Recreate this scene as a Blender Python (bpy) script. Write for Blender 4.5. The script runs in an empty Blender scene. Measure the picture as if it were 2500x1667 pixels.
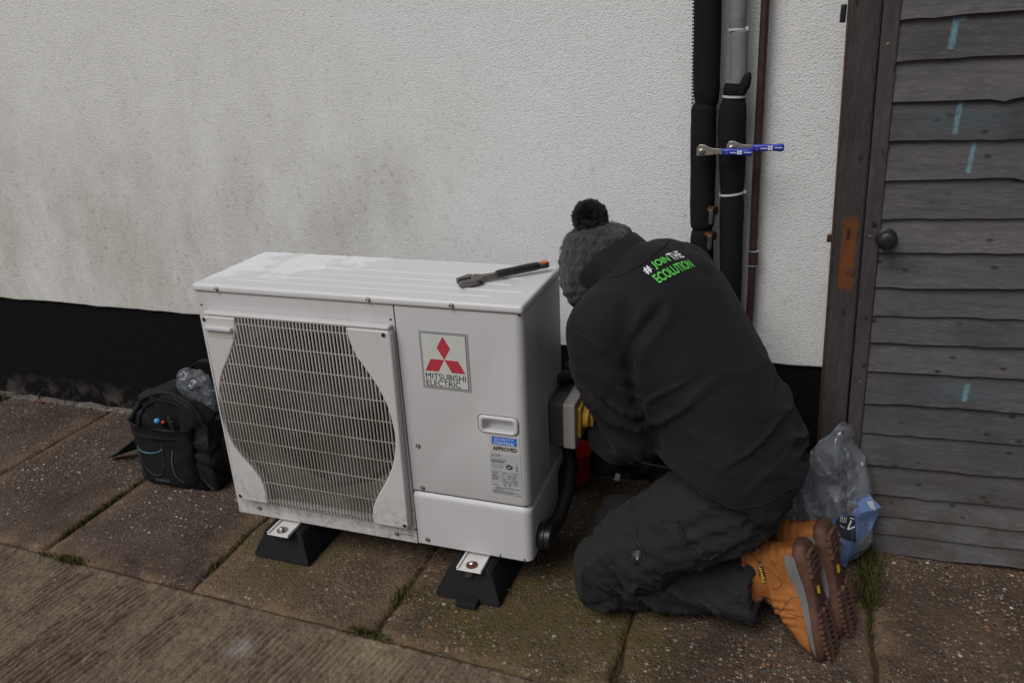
import bpy, bmesh, math, random
import numpy as np
from mathutils import Vector, Matrix, noise as mnoise
from mathutils.bvhtree import BVHTree

random.seed(7)
rng = np.random.default_rng(7)
scene = bpy.context.scene
col = scene.collection
R = math.radians

# ------------------------------------------------------------------ camera, sky, sun, exposure
cam_data = bpy.data.cameras.new('camera')
cam = bpy.data.objects.new('camera', cam_data)
col.objects.link(cam)
cam_data.sensor_width = 36.0
cam_data.lens = 27.469
cam_data.clip_end = 200
yaw, pitch, roll = R(-19.7704), R(21.6377), R(-2.7075)
fv = Vector((math.sin(yaw) * math.cos(pitch), math.cos(yaw) * math.cos(pitch), -math.sin(pitch)))
rt0 = Vector((math.cos(yaw), -math.sin(yaw), 0))
up0 = rt0.cross(fv)
rt = rt0 * math.cos(roll) + up0 * math.sin(roll)
up = rt.cross(fv)
cam.matrix_world = Matrix(((rt.x, up.x, -fv.x, 1.51675), (rt.y, up.y, -fv.y, -1.65540),
                           (rt.z, up.z, -fv.z, 1.45387), (0, 0, 0, 1)))
scene.camera = cam

world = bpy.data.worlds.new('World')
scene.world = world
world.use_nodes = True
wn = world.node_tree
bg = wn.nodes['Background']
sky = wn.nodes.new('ShaderNodeTexSky')
sky.sky_type = 'NISHITA'
sky.sun_disc = False
SUN_EL, SUN_AZ = 50.0, 206.0          # azimuth clockwise from +Y
sky.sun_elevation = R(SUN_EL)
sky.sun_rotation = R(SUN_AZ)
sky.air_density = 1.0
sky.dust_density = 4.0
hsv = wn.nodes.new('ShaderNodeHueSaturation')
hsv.inputs['Saturation'].default_value = 0.55     # overcast: cloud takes the blue out
wn.links.new(sky.outputs[0], hsv.inputs['Color'])
wn.links.new(hsv.outputs[0], bg.inputs['Color'])
bg.inputs['Strength'].default_value = 0.058

sun_data = bpy.data.lights.new('sun', 'SUN')
sun_data.energy = 1.65
sun_data.angle = R(34)
sun_data.color = (1.0, 0.995, 0.985)
sun = bpy.data.objects.new('sun', sun_data)
col.objects.link(sun)
az, el = R(SUN_AZ), R(SUN_EL)
sdir = Vector((math.sin(az) * math.cos(el), math.cos(az) * math.cos(el), math.sin(el)))
sun.rotation_euler = sdir.to_track_quat('Z', 'Y').to_euler()
sun.location = (0, -3, 5)

scene.view_settings.view_transform = 'Standard'
scene.view_settings.look = 'None'
scene.view_settings.gamma = 1.0
scene.view_settings.use_curve_mapping = False
scene.view_settings.exposure = -0.16

# ------------------------------------------------------------------ object helpers
def link(o, parent=None):
    col.objects.link(o)
    if parent is not None:
        o.parent = parent
    return o

def tag(o, label=None, cat=None, group=None, kind=None):
    if label: o['label'] = label
    if cat: o['category'] = cat
    if group: o['group'] = group
    if kind: o['kind'] = kind
    return o

def empty(name, loc=(0, 0, 0), label=None, cat=None, group=None, kind=None):
    o = bpy.data.objects.new(name, None)
    o.empty_display_size = 0.05
    o.location = loc
    link(o)
    bpy.context.view_layer.update()
    return tag(o, label, cat, group, kind)

def obj_from_mesh(name, me, mat, parent=None, smooth=35):
    o = bpy.data.objects.new(name, me)
    link(o, parent)
    if parent is not None:                      # meshes are written in world coordinates
        o.matrix_parent_inverse = parent.matrix_world.inverted()
    if mat is not None:
        me.materials.clear()
        me.materials.append(mat)
    if smooth is not None:
        me.shade_smooth()
        if smooth < 180:
            me.set_sharp_from_angle(angle=R(smooth))
    return o

class MB:
    def __init__(s):
        s.v, s.f = [], []
    def add(s, verts, faces):
        n = len(s.v)
        s.v += [tuple(p) for p in verts]
        s.f += [tuple(i + n for i in f) for f in faces]
        return s
    def box(s, x0, x1, y0, y1, z0, z1, M=None):
        c = [(x0, y0, z0), (x1, y0, z0), (x1, y1, z0), (x0, y1, z0), (x0, y0, z1), (x1, y0, z1), (x1, y1, z1), (x0, y1, z1)]
        if M is not None: c = [M @ Vector(p) for p in c]
        return s.add(c, [(0, 3, 2, 1), (4, 5, 6, 7), (0, 1, 5, 4), (1, 2, 6, 5), (2, 3, 7, 6), (3, 0, 4, 7)])
    def prism(s, poly, d0, d1, fn):
        """poly: 2-D points (counter clockwise), fn(u, v, d) -> xyz"""
        n = len(poly)
        vs = [fn(u, v, d0) for u, v in poly] + [fn(u, v, d1) for u, v in poly]
        fs = [tuple(range(n - 1, -1, -1)), tuple(range(n, 2 * n))]
        fs += [(i, (i + 1) % n, n + (i + 1) % n, n + i) for i in range(n)]
        return s.add(vs, fs)
    def flat(s, poly, fn):
        return s.add([fn(u, v) for u, v in poly], [tuple(range(len(poly)))])
    def rings(s, rings, cap=True, closed=False):
        n = len(rings[0]); m = len(rings)
        vs = [p for r in rings for p in r]
        fs = []
        for j in range(m - 1 + (1 if closed else 0)):
            a, b = j * n, ((j + 1) % m) * n
            fs += [(a + i, a + (i + 1) % n, b + (i + 1) % n, b + i) for i in range(n)]
        if cap and not closed:
            vs += [Vector(np.mean(np.array(rings[0]), axis=0)), Vector(np.mean(np.array(rings[-1]), axis=0))]
            c0, c1 = m * n, m * n + 1
            fs += [(c0, (i + 1) % n, i) for i in range(n)]
            b = (m - 1) * n
            fs += [(c1, b + i, b + (i + 1) % n) for i in range(n)]
        return s.add(vs, fs)
    def tube(s, pts, rad, n=8, cap=True, up=None):
        pts = [Vector(p) for p in pts]
        if not hasattr(rad, '__len__'): rad = [rad] * len(pts)
        ref = Vector(up) if up else None
        rg = []
        for i, p in enumerate(pts):
            t = (pts[min(i + 1, len(pts) - 1)] - pts[max(i - 1, 0)]).normalized()
            if ref is None:
                ref = Vector((0, 0, 1)) if abs(t.z) < .9 else Vector((1, 0, 0))
            a = (ref - t * ref.dot(t)).normalized()
            b = t.cross(a)
            ref = a
            rg.append([p + (a * math.cos(k * 2 * math.pi / n) + b * math.sin(k * 2 * math.pi / n)) * rad[i] for k in range(n)])
        return s.rings(rg, cap)
    def lathe(s, prof, base, axis, n=20):
        axis = Vector(axis).normalized(); base = Vector(base)
        ref = Vector((0, 0, 1)) if abs(axis.z) < .9 else Vector((1, 0, 0))
        a = (ref - axis * ref.dot(axis)).normalized(); b = axis.cross(a)
        rg = [[base + axis * h + (a * math.cos(k * 2 * math.pi / n) + b * math.sin(k * 2 * math.pi / n)) * max(r, 1e-5) for k in range(n)] for r, h in prof]
        return s.rings(rg, True)
    def mesh(s, name):
        me = bpy.data.meshes.new(name)
        me.from_pydata([tuple(p) for p in s.v], [], s.f)
        me.validate(); me.update()
        return me
    def build(s, name, mat, parent=None, smooth=35, bevel=0, seg=2, fix=True):
        me = s.mesh(name)
        if fix:
            bm = bmesh.new(); bm.from_mesh(me)
            bmesh.ops.recalc_face_normals(bm, faces=bm.faces)
            bm.to_mesh(me); bm.free()
        o = obj_from_mesh(name, me, mat, parent, smooth)
        if bevel:
            m = o.modifiers.new('bevel', 'BEVEL')
            m.width = bevel; m.segments = seg; m.limit_method = 'ANGLE'; m.angle_limit = R(40)
            m.harden_normals = False
        return o

def fxz(y):                    # 2-D shape on a plane facing the camera side
    return lambda u, v, d=None: (u, y if d is None else d, v)

def rrect(x0, x1, z0, z1, r, n=5):
    pts = []
    for cx, cz, a0 in ((x1 - r, z0 + r, -90), (x1 - r, z1 - r, 0), (x0 + r, z1 - r, 90), (x0 + r, z0 + r, 180)):
        for k in range(n + 1):
            a = R(a0 + 90 * k / n)
            pts.append((cx + r * math.cos(a), cz + r * math.sin(a)))
    return pts

def circle(cx, cz, r, n=24, rz=None):
    rz = rz or r
    return [(cx + r * math.cos(2 * math.pi * k / n), cz + rz * math.sin(2 * math.pi * k / n)) for k in range(n)]

def crom(pts, k=6):
    """Catmull-Rom through rows of numbers"""
    P = np.array(pts, float); out = []
    n = len(P)
    for i in range(n - 1):
        p0, p1, p2, p3 = P[max(i - 1, 0)], P[i], P[i + 1], P[min(i + 2, n - 1)]
        for j in range(k):
            t = j / k
            out.append(0.5 * ((2 * p1) + (-p0 + p2) * t + (2 * p0 - 5 * p1 + 4 * p2 - p3) * t * t + (-p0 + 3 * p1 - 3 * p2 + p3) * t ** 3))
    out.append(P[-1])
    return np.array(out)

def eval_mesh(o, name):
    bpy.context.view_layer.update()
    dg = bpy.context.evaluated_depsgraph_get()
    me = bpy.data.meshes.new_from_object(o.evaluated_get(dg))
    me.name = name
    return me

def drop(o):
    bpy.data.objects.remove(o, do_unlink=True)

def remeshed(mb, name, voxel, smooth_it=6, factor=0.5):
    """join overlapping closed shapes into one continuous skin"""
    o = mb.build('tmp_' + name, None, None, None)
    r = o.modifiers.new('r', 'REMESH'); r.mode = 'VOXEL'; r.voxel_size = voxel
    s = o.modifiers.new('s', 'SMOOTH'); s.iterations = smooth_it; s.factor = factor
    me = eval_mesh(o, name)
    drop(o)
    return me

def displace(me, fn):
    n = len(me.vertices)
    co = np.empty(n * 3); me.vertices.foreach_get('co', co); co = co.reshape(-1, 3)
    no = np.empty(n * 3); me.vertices.foreach_get('normal', no); no = no.reshape(-1, 3)
    d = fn(co, no)
    if d.ndim == 1: co = co + no * d[:, None]
    else: co = co + d
    me.vertices.foreach_set('co', co.ravel()); me.update()

def _hash(ix, iy, iz, seed):
    h = (ix * 374761393 + iy * 668265263 + iz * 2147483647 + seed * 974711) & 0xFFFFFFFF
    h = ((h ^ (h >> 13)) * 1274126177) & 0xFFFFFFFF
    return ((h ^ (h >> 16)) & 0xFFFF) / 65535.0

def vnoise(P, seed=0):
    """smooth value noise, 0..1, P: (n,3)"""
    P = np.asarray(P, float)
    i = np.floor(P).astype(np.int64); f = P - i; f = f * f * f * (f * (f * 6 - 15) + 10)
    r = 0
    for dx in (0, 1):
        for dy in (0, 1):
            for dz in (0, 1):
                w = (f[:, 0] if dx else 1 - f[:, 0]) * (f[:, 1] if dy else 1 - f[:, 1]) * (f[:, 2] if dz else 1 - f[:, 2])
                r = r + w * _hash(i[:, 0] + dx, i[:, 1] + dy, i[:, 2] + dz, seed)
    return r

def fbm(P, oct=4, seed=0):
    r = 0; a = .5; P = np.asarray(P, float); t = 0
    for k in range(oct):
        r = r + a * vnoise(P, seed + k); t += a; a *= .5; P = P * 2.03 + 11.3
    return r / t

# text to flat triangles in the unit box of its own bounding rectangle
def text_polys(body, bold=0.0, shear=0.0, res=3, spacing=1.0):
    c = bpy.data.curves.new('tmp_text', 'FONT')
    c.body = body; c.size = 1.0; c.offset = bold; c.shear = shear; c.resolution_u = res; c.space_character = spacing
    o = bpy.data.objects.new('tmp_text', c); col.objects.link(o)
    me = eval_mesh(o, 'tmp_text'); drop(o)
    v = np.array([x.co[:2] for x in me.vertices]); f = [tuple(p.vertices) for p in me.polygons]
    bpy.data.meshes.remove(me)
    lo, hi = v.min(0), v.max(0)
    return (v - lo) / (hi - lo), f, (hi - lo)

def text_on(name, body, fn, mat, parent, bold=0.0, shear=0.0, spacing=1.0):
    """fn(u, v) with u, v in 0..1 across the lettering's rectangle"""
    v, f, _ = text_polys(body, bold, shear, spacing=spacing)
    mb = MB(); mb.add([fn(a, b) for a, b in v], f)
    return mb.build(name, mat, parent, smooth=None, fix=False)

# ------------------------------------------------------------------ material helpers
class N:
    def __init__(s, name, rough=0.6, metal=0.0, spec=0.5):
        s.m = bpy.data.materials.new(name); s.m.use_nodes = True
        s.t = s.m.node_tree; s.b = s.t.nodes['Principled BSDF']
        s.b.inputs['Roughness'].default_value = rough
        s.b.inputs['Metallic'].default_value = metal
        s.b.inputs['Specular IOR Level'].default_value = spec
        s.co = s.t.nodes.new('ShaderNodeTexCoord').outputs['Object']
    def n(s, t, **kw):
        x = s.t.nodes.new('ShaderNode' + t)
        for k, v in kw.items(): setattr(x, k, v)
        return x
    def put(s, sock, val):
        if hasattr(val, 'is_output'): s.t.links.new(val, sock)
        elif isinstance(val, tuple) and len(val) == 3 and sock.type == 'RGBA': sock.default_value = (*val, 1)
        else: sock.default_value = val
    def map(s, scale=(1, 1, 1), loc=(0, 0, 0), rot=(0, 0, 0), src=None):
        x = s.n('Mapping'); s.put(x.inputs[0], src or s.co)
        x.inputs['Scale'].default_value = scale; x.inputs['Location'].default_value = loc; x.inputs['Rotation'].default_value = rot
        return x.outputs[0]
    def noise(s, scale=5, detail=4, rough=.55, vec=None, dist=0):
        x = s.n('TexNoise'); s.put(x.inputs['Vector'], vec or s.co)
        x.inputs['Scale'].default_value = scale; x.inputs['Detail'].default_value = detail
        x.inputs['Roughness'].default_value = rough; x.inputs['Distortion'].default_value = dist
        return x.outputs[0]
    def voro(s, scale=5, vec=None, feature='F1', rnd=1.0):
        x = s.n('TexVoronoi', feature=feature); s.put(x.inputs['Vector'], vec or s.co)
        x.inputs['Scale'].default_value = scale; x.inputs['Randomness'].default_value = rnd
        return x
    def wave(s, scale=5, vec=None, dist=0, detail=2, dscale=1, dir='X', type='BANDS'):
        x = s.n('TexWave', wave_type=type)
        if type == 'BANDS': x.bands_direction = dir
        s.put(x.inputs['Vector'], vec or s.co)
        x.inputs['Scale'].default_value = scale; x.inputs['Distortion'].default_value = dist
        x.inputs['Detail'].default_value = detail; x.inputs['Detail Scale'].default_value = dscale
        return x.outputs[1]
    def ramp(s, fac, stops, interp='LINEAR'):
        x = s.n('ValToRGB'); s.put(x.inputs[0], fac); x.color_ramp.interpolation = interp
        e = x.color_ramp.elements
        while len(e) < len(stops): e.new(.5)
        for k, (p, c) in enumerate(stops):
            e[k].position = p; e[k].color = (c, c, c, 1) if not isinstance(c, tuple) else (*c, 1)
        return x.outputs[0]
    def mix(s, fac, a, b, mode='MIX'):
        x = s.n('Mix', data_type='RGBA', blend_type=mode)
        s.put(x.inputs[0], fac); s.put(x.inputs[6], a); s.put(x.inputs[7], b)
        return x.outputs[2]
    def math(s, op, a, b=0.0, c=None, clamp=False):
        x = s.n('Math', operation=op, use_clamp=clamp)
        s.put(x.inputs[0], a); s.put(x.inputs[1], b)
        if c is not None: s.put(x.inputs[2], c)
        return x.outputs[0]
    def sep(s, vec=None):
        x = s.n('SeparateXYZ'); s.put(x.inputs[0], vec or s.co); return x.outputs
    def spot(s, c, r, soft=1.0, sc=(1, 1, 1)):
        """1 at point c falling to 0 at radius r (a stain's own place)"""
        m = s.map(sc, tuple(-a * b for a, b in zip(c, sc)))
        x = s.n('VectorMath', operation='LENGTH'); s.put(x.inputs[0], m)
        return s.math('SUBTRACT', 1.0, s.math('DIVIDE', x.outputs['Value'], r), clamp=True)
    def color(s, c): s.put(s.b.inputs['Base Color'], c); return s
    def rough(s, c): s.put(s.b.inputs['Roughness'], c); return s
    def bump(s, h, strength=.3, dist=.01, prev=None):
        x = s.n('Bump'); s.put(x.inputs['Height'], h)
        x.inputs['Strength'].default_value = strength; x.inputs['Distance'].default_value = dist
        if prev is not None: s.put(x.inputs['Normal'], prev)
        s.put(s.b.inputs['Normal'], x.outputs[0]); return x.outputs[0]

def plain(name, c, rough=.5, metal=0.0, var=.12, scale=40, bump=.0, spec=.5):
    m = N(name, rough, metal, spec)
    nz = m.noise(scale, 3)
    m.color(m.mix(m.ramp(nz, [(.3, 0.0), (.7, 1.0)]), tuple(x * (1 - var) for x in c), tuple(min(1, x * (1 + var)) for x in c)))
    m.rough(m.math('ADD', m.math('MULTIPLY', m.noise(scale * .6, 2), .16), rough - .08))
    if bump: m.bump(nz, bump, .002)
    return m.m

MAT = {}

def mk_materials():
    # rendered wall
    m = N('wall_render', .92, spec=.2)
    g1 = m.voro(230).outputs[0]
    g2 = m.noise(175, 3, .7)
    gsum = m.math('ADD', m.math('MULTIPLY', g2, 1.0), m.math('MULTIPLY', g1, .55))
    z = m.sep()[2]; x = m.sep()[0]
    big = m.noise(1.7, 5, .6, m.map((1, 1, .8)))
    mid = m.noise(6.5, 6, .66, m.map((1, 1, .38)))
    low = m.ramp(m.math('MULTIPLY', z, .6), [(.26, 1.0), (.48, .85), (.95, .12)])
    left = m.ramp(m.math('MULTIPLY_ADD', x, .3, .6), [(.1, 1.0), (.62, .95), (.78, .2), (1, .12)])
    dirt = m.ramp(m.math('MULTIPLY', m.math('ADD', m.math('MULTIPLY', big, .55), m.math('MULTIPLY', mid, .55)), 1.0), [(.42, 0.0), (.72, 1.0)])
    dirt = m.math('MULTIPLY', m.math('MULTIPLY', dirt, low), left)
    for c, r, k in (((.30, .65, 1.0), .16, .55), ((.12, .65, .9), .12, .35), ((-.95, .65, .85), .35, .3), ((-.68, .65, .6), .16, .35), ((.55, .65, 1.2), .2, .18), ((1.55, .65, .62), .16, .3)):
        dirt = m.math('ADD', dirt, m.math('MULTIPLY', m.math('MULTIPLY', m.spot(c, r, sc=(1, 0, .8)), mid), k))
    spk = m.ramp(m.noise(55, 4, .7), [(.34, 1.0), (.43, 0.0)])
    base = m.mix(m.noise(9, 4), (.825, .83, .83), (.895, .90, .90))
    c = m.mix(m.math('MULTIPLY', dirt, .68, clamp=True), base, (.36, .33, .22))
    c = m.mix(m.math('MULTIPLY', spk, m.math('MULTIPLY_ADD', dirt, .5, .16), clamp=True), c, (.28, .27, .22))
    c = m.mix(m.ramp(gsum, [(.50, .42), (.70, 0.0)]), c, (.36, .35, .32))
    m.color(c)
    m.bump(gsum, .8, .0032)
    MAT['wall'] = m.m

    m = N('bitumen_plinth', .85, spec=.12)
    nz = m.noise(30, 5)
    pk = m.ramp(m.voro(28).outputs[0], [(.03, 1.0), (.06, 0.0)])
    pk = m.math('MULTIPLY', pk, m.ramp(m.noise(7, 2), [(.5, 0.0), (.6, 1.0)]))
    c = m.mix(nz, (.004, .0036, .0045), (.010, .009, .0105))
    zz = m.sep()[2]
    c = m.mix(m.math('MULTIPLY', m.ramp(zz, [(.0, 1.0), (.13, 0.0)]), m.ramp(m.noise(16, 4), [(.45, 0.0), (.65, .8)])), c, (.13, .115, .10))
    m.color(m.mix(m.math('MULTIPLY', pk, .6), c, (.22, .21, .2))); m.bump(nz, .6, .004)
    MAT['plinth'] = m.m

    # exposed aggregate slabs
    def agg(name, tint, moss, coarse, show, pale, seed):
        m = N(name, .85, spec=.3)
        warp = m.mix(.02, m.co, m.n('TexNoise').outputs[1])
        def layer(scale, thr, rnd=1.0):
            v = m.voro(scale, warp, rnd=rnd)
            return v.outputs[1], m.ramp(v.outputs[0], [(thr * .7, 1.0), (thr, 0.0)])
        c1, k1 = layer(88 * coarse, .44)
        c2, k2 = layer(185 * coarse, .44)
        sx = m.n('SeparateColor'); m.put(sx.inputs[0], c1)
        sy = m.n('SeparateColor'); m.put(sy.inputs[0], c2)
        stones = [(0.0, (.030, .025, .025)), (.20, (.075, .058, .05)), (.36, (.16, .10, .065)), (.50, (.10, .085, .08)), (.58, (.26, .16, .09)), (.67, (.20, .175, .155)), (.76, (.34, .15, .07)), (.83, (.38, .29, .20)), (1 - pale, (.66, .59, .50)), (1.0, (.74, .70, .63))]
        st1 = m.ramp(sx.outputs[0], stones, 'CONSTANT'); st2 = m.ramp(sy.outputs[0], stones, 'CONSTANT')
        big = m.noise(2.6, 5, .62, m.map(loc=(seed, 0, 0))); fine = m.noise(230, 3, .7)
        base = m.mix(m.ramp(big, [(.36, 0.0), (.64, 1.0)]), tuple(a * .42 for a in tint), tuple(a * .95 for a in tint))
        base = m.mix(m.ramp(fine, [(.3, 1.0), (.62, 0.0)]), base, m.mix(.7, base, (.015, .012, .010)))
        worn = m.ramp(m.noise(2.9, 5, .65, m.map(loc=(4, seed, 0))), [(.36, show * .22), (.60, show)])
        keep2 = m.math('MULTIPLY', k2, m.math('MULTIPLY', worn, .85))
        keep1 = m.math('MULTIPLY', m.math('MULTIPLY', k1, m.ramp(sx.outputs[1], [(.38, 0.0), (.42, 1.0)])), worn)
        c = m.mix(keep2, base, st2); c = m.mix(keep1, c, st1)
        # sandy mortar film, strongest along the joints
        ra = m.n('Attribute'); ra.attribute_name = 'rim'
        sn = m.noise(8, 5, .72, m.map(loc=(1, 7, 0)))
        sand = m.math('MULTIPLY', m.math('ADD', m.math('MULTIPLY', m.math('POWER', ra.outputs['Fac'], 1.7), 1.0), .14), m.ramp(sn, [(.40, 0.0), (.60, 1.0)]), clamp=True)
        c = m.mix(m.math('MULTIPLY', sand, .75), c, m.mix(fine, (.11, .07, .038), (.33, .22, .13)))
        mo = 0.0
        mn = m.noise(13, 5, .7); mn2 = m.noise(60, 3, .7)
        for cc, r, k in moss:
            mo = m.math('ADD', mo, m.math('MULTIPLY', m.spot(cc, r, sc=(1, 1, 0)), k))
        mo = m.math('MULTIPLY', mo, m.ramp(m.math('ADD', m.math('MULTIPLY', mn, .55), m.math('MULTIPLY', mn2, .45)), [(.40, 0.0), (.60, 1.0)]), clamp=True)
        c = m.mix(m.math('MULTIPLY', mo, .7), c, m.mix(mn2, (.040, .034, .007), (.13, .105, .022)))
        # damp dark stains of their own
        dk = m.ramp(m.noise(4.2, 5, .6, m.map(loc=(seed * 2, 3, 0))), [(.56, 0.0), (.72, .6)])
        c = m.mix(dk, c, m.mix(.6, c, (.018, .015, .014)))
        m.color(c)
        hgt = m.math('ADD', m.math('MULTIPLY', k1, .7), m.math('ADD', m.math('MULTIPLY', k2, .4), m.math('MULTIPLY', fine, .5)))
        m.bump(hgt, .8, .004)
        m.rough(m.math('SUBTRACT', .9, m.math('MULTIPLY', keep1, .25)))
        return m.m
    moss = [((1.05, -.06, 0), .34, 1.7), ((.80, -.10, 0), .24, 1.6), ((.17, -.05, 0), .24, 1.4), ((.33, .10, 0), .16, .9), ((1.20, .0, 0), .22, 1.0), ((1.30, -.1, 0), .16, .6), ((.02, .05, 0), .12, .7), ((1.15, .45, 0), .3, 1.0)]
    MAT['slab'] = [agg('slab_dark', (.125, .093, .076), moss, 1.05, 1.0, .075, 1.0), agg('slab_warm', (.225, .160, .108), moss, 1.0, .85, .05, 5.0), agg('slab_coarse', (.150, .105, .072), moss, .82, 1.0, .08, 9.0)]

    m = N('brushed_concrete', .9, spec=.25)
    fine = m.noise(160, 4, .7); big = m.noise(2.5, 5, .6); mid = m.noise(22, 4, .65)
    c = m.mix(m.ramp(big, [(.3, 0.0), (.7, 1.0)]), (.180, .134, .092), (.270, .200, .138))
    c = m.mix(m.ramp(mid, [(.35, .5), (.6, 0.0)]), c, (.10, .074, .054))
    c = m.mix(m.ramp(fine, [(.36, .6), (.55, 0.0)]), c, (.055, .04, .03))
    v = m.voro(150); sx = m.n('SeparateColor'); m.put(sx.inputs[0], v.outputs[1])
    chip = m.math('MULTIPLY', m.ramp(v.outputs[0], [(.25, 1.0), (.35, 0.0)]), m.ramp(sx.outputs[0], [(.975, 0.0), (.98, 1.0)]))
    c = m.mix(m.math('MULTIPLY', chip, .8), c, (.42, .36, .29))
    stv = m.map((60, 11, 1), rot=(0, 0, R(9)))
    stn = m.noise(1.0, 4, .65, stv)
    c = m.mix(m.ramp(stn, [(.34, .36), (.52, 0.0)]), c, (.085, .062, .045))  # dark and pale streaks painted to imitate shading of the ridges
    c = m.mix(m.ramp(stn, [(.52, 0.0), (.70, .35)]), c, (.30, .24, .185))
    sand = m.math('MULTIPLY', m.spot((.62, -.31, 0), .14, sc=(1, 1.5, 0)), m.ramp(m.noise(14, 4), [(.35, .3), (.6, 1.6)]), clamp=True)
    c = m.mix(m.math('MULTIPLY', sand, .6), c, (.34, .27, .17))
    pale = m.math('MULTIPLY', m.spot((.27, -.39, 0), .045, sc=(1, 1, 0)), 1.0)
    c = m.mix(m.math('MULTIPLY', pale, .55), c, (.42, .41, .40))
    m.color(c); m.bump(m.math('ADD', m.math('MULTIPLY', fine, .6), mid), .8, .005)
    MAT['concrete'] = m.m

    m = N('soil_ground', .95, spec=.2)
    m.color(m.mix(m.noise(60, 5, .7), (.018, .013, .009), (.085, .06, .035))); m.bump(m.noise(90, 5), .8, .006)
    MAT['soil'] = m.m

    # weathered timber, grain along local x (boards) or z (posts)
    def wood(name, axis, dark, light, green=0.0):
        m = N(name, .85, spec=.25)
        oi = m.n('ObjectInfo')
        off = m.n('VectorMath', operation='ADD'); m.put(off.inputs[0], m.co)
        cm = m.n('CombineXYZ'); rr = m.math('MULTIPLY', oi.outputs['Random'], 31.0)
        for k in range(3): m.put(cm.inputs[k], rr)
        m.put(off.inputs[1], cm.outputs[0])
        st = (1.1, 9, 9) if axis == 'x' else (9, 9, 1.1)
        vec = m.map(st, src=off.outputs[0])
        g1 = m.noise(4, 7, .66, vec, dist=.9); g2 = m.noise(30, 5, .75, vec)
        gw = m.noise(1.3, 4, .6, vec)
        grain = m.math('ADD', m.math('MULTIPLY', g1, .55), m.math('ADD', m.math('MULTIPLY', g2, .3), m.math('MULTIPLY', gw, .22)))
        c = m.mix(m.ramp(grain, [(.32, 0.0), (.74, 1.0)]), dark, light)
        c = m.mix(m.ramp(g2, [(.26, .55), (.38, 0.0)]), c, tuple(a * .45 for a in dark))
        # knots
        sw = m.sep(off.outputs[0]); kc = m.n('CombineXYZ')
        m.put(kc.inputs[0], m.math('MULTIPLY', sw[0], 1.0 if axis == 'x' else 1.6)); m.put(kc.inputs[1], m.math('MULTIPLY', sw[2], 1.6 if axis == 'x' else 1.0))
        kv = m.voro(7.5, kc.outputs[0]); kv.voronoi_dimensions = '2D'
        kn = m.ramp(kv.outputs[0], [(.03, 1.0), (.085, 0.0)])
        kn = m.math('MULTIPLY', kn, m.ramp(m.noise(3.1, 2, .5, kc.outputs[0]), [(.46, 0.0), (.54, 1.0)]))
        c = m.mix(m.math('MULTIPLY', kn, .8), c, (.018, .014, .013))
        c = m.mix(m.ramp(g2, [(.54, 0.0), (.74, .45)]), c, tuple(min(1, a * 1.9) for a in light))
        blot = m.ramp(m.noise(5, 4, .6, off.outputs[0]), [(.5, 0.0), (.75, .5)])
        c = m.mix(blot, c, tuple(a * .5 for a in dark))
        if green:
            geo = m.n('NewGeometry'); zz = m.sep(geo.outputs['Position'])[2]
            gm = m.math('MULTIPLY', m.ramp(zz, [(.1, 1.0), (.42, 0.0)]), m.ramp(m.noise(9, 4, .6, off.outputs[0]), [(.4, 0.0), (.62, 1.0)]))
            c = m.mix(m.math('MULTIPLY', gm, green), c, (.05, .045, .022))
        hv = m.n('HueSaturation'); m.put(hv.inputs['Color'], c); m.put(hv.inputs['Value'], m.math('MULTIPLY_ADD', oi.outputs['Random'], .5, .76))
        c = hv.outputs[0]
        m.color(c); m.bump(grain, .4, .004)
        return m, c
    m, c = wood('weathered_board', 'x', (.062, .058, .063), (.142, .134, .142), .6)
    MAT['board'] = m.m
    m2, c2 = wood('weathered_board_paint', 'x', (.062, .058, .063), (.142, .134, .142), .6)
    # brush strokes of pale blue paint, each on its own board
    geo = m2.n('NewGeometry'); P = geo.outputs['Position']
    def stroke(x0, z0, x1, z1, w):
        X, _, Z = m2.sep(P)
        t = m2.math('DIVIDE', m2.math('SUBTRACT', Z, z0), z1 - z0)
        ctr = m2.math('MULTIPLY_ADD', t, x1 - x0, x0)
        dx = m2.math('ABSOLUTE', m2.math('SUBTRACT', X, ctr))
        inb = m2.math('MULTIPLY', m2.math('GREATER_THAN', t, 0.0), m2.math('LESS_THAN', t, 1.0))
        return m2.math('MULTIPLY', inb, m2.ramp(m2.math('DIVIDE', m2.math('ADD', dx, m2.math('MULTIPLY', m2.math('SUBTRACT', m2.noise(90, 3), .5), .007)), w), [(.45, 1.0), (1.0, 0.0)]))
    pm = 0.0
    for a in ((1.851, 1.440, 1.847, 1.372, .0085), (1.862, 1.440, 1.857, 1.430, .012), (1.886, 1.255, 1.882, 1.185, .007), (1.928, 1.165, 1.924, 1.095, .007), (2.006, .555, 2.004, .505, .008)):
        pm = m2.math('MAXIMUM', pm, stroke(*a))
    gl = m2.noise(26, 4, .6)
    pm = m2.math('MULTIPLY', pm, m2.ramp(m2.noise(70, 4, .7), [(.32, .15), (.6, .75)]))
    wash = m2.math('MULTIPLY', m2.math('ADD', m2.spot((1.90, .45, 1.215), .13, sc=(1, 0, 3.2)), m2.spot((1.98, .45, .525), .11, sc=(1, 0, 4))), m2.ramp(gl, [(.3, .25), (.6, .8)]))
    c2 = m2.mix(m2.math('MULTIPLY', wash, .8), c2, (.06, .12, .14))
    m2.color(m2.mix(pm, c2, (.17, .36, .40)))
    MAT['board_paint'] = m2.m
    m, c = wood('weathered_post', 'z', (.036, .031, .031), (.075, .066, .065), .3)
    MAT['stile'] = m.m
    m, c = wood('gate_post_wood', 'z', (.026, .022, .022), (.072, .063, .062), .3)
    nz = m.noise(18, 4, .6, m.map((1, 1, .5)))
    edge = m.ramp(m.sep()[0], [(0.0, 0.0), (1, 0.0)])
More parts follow.
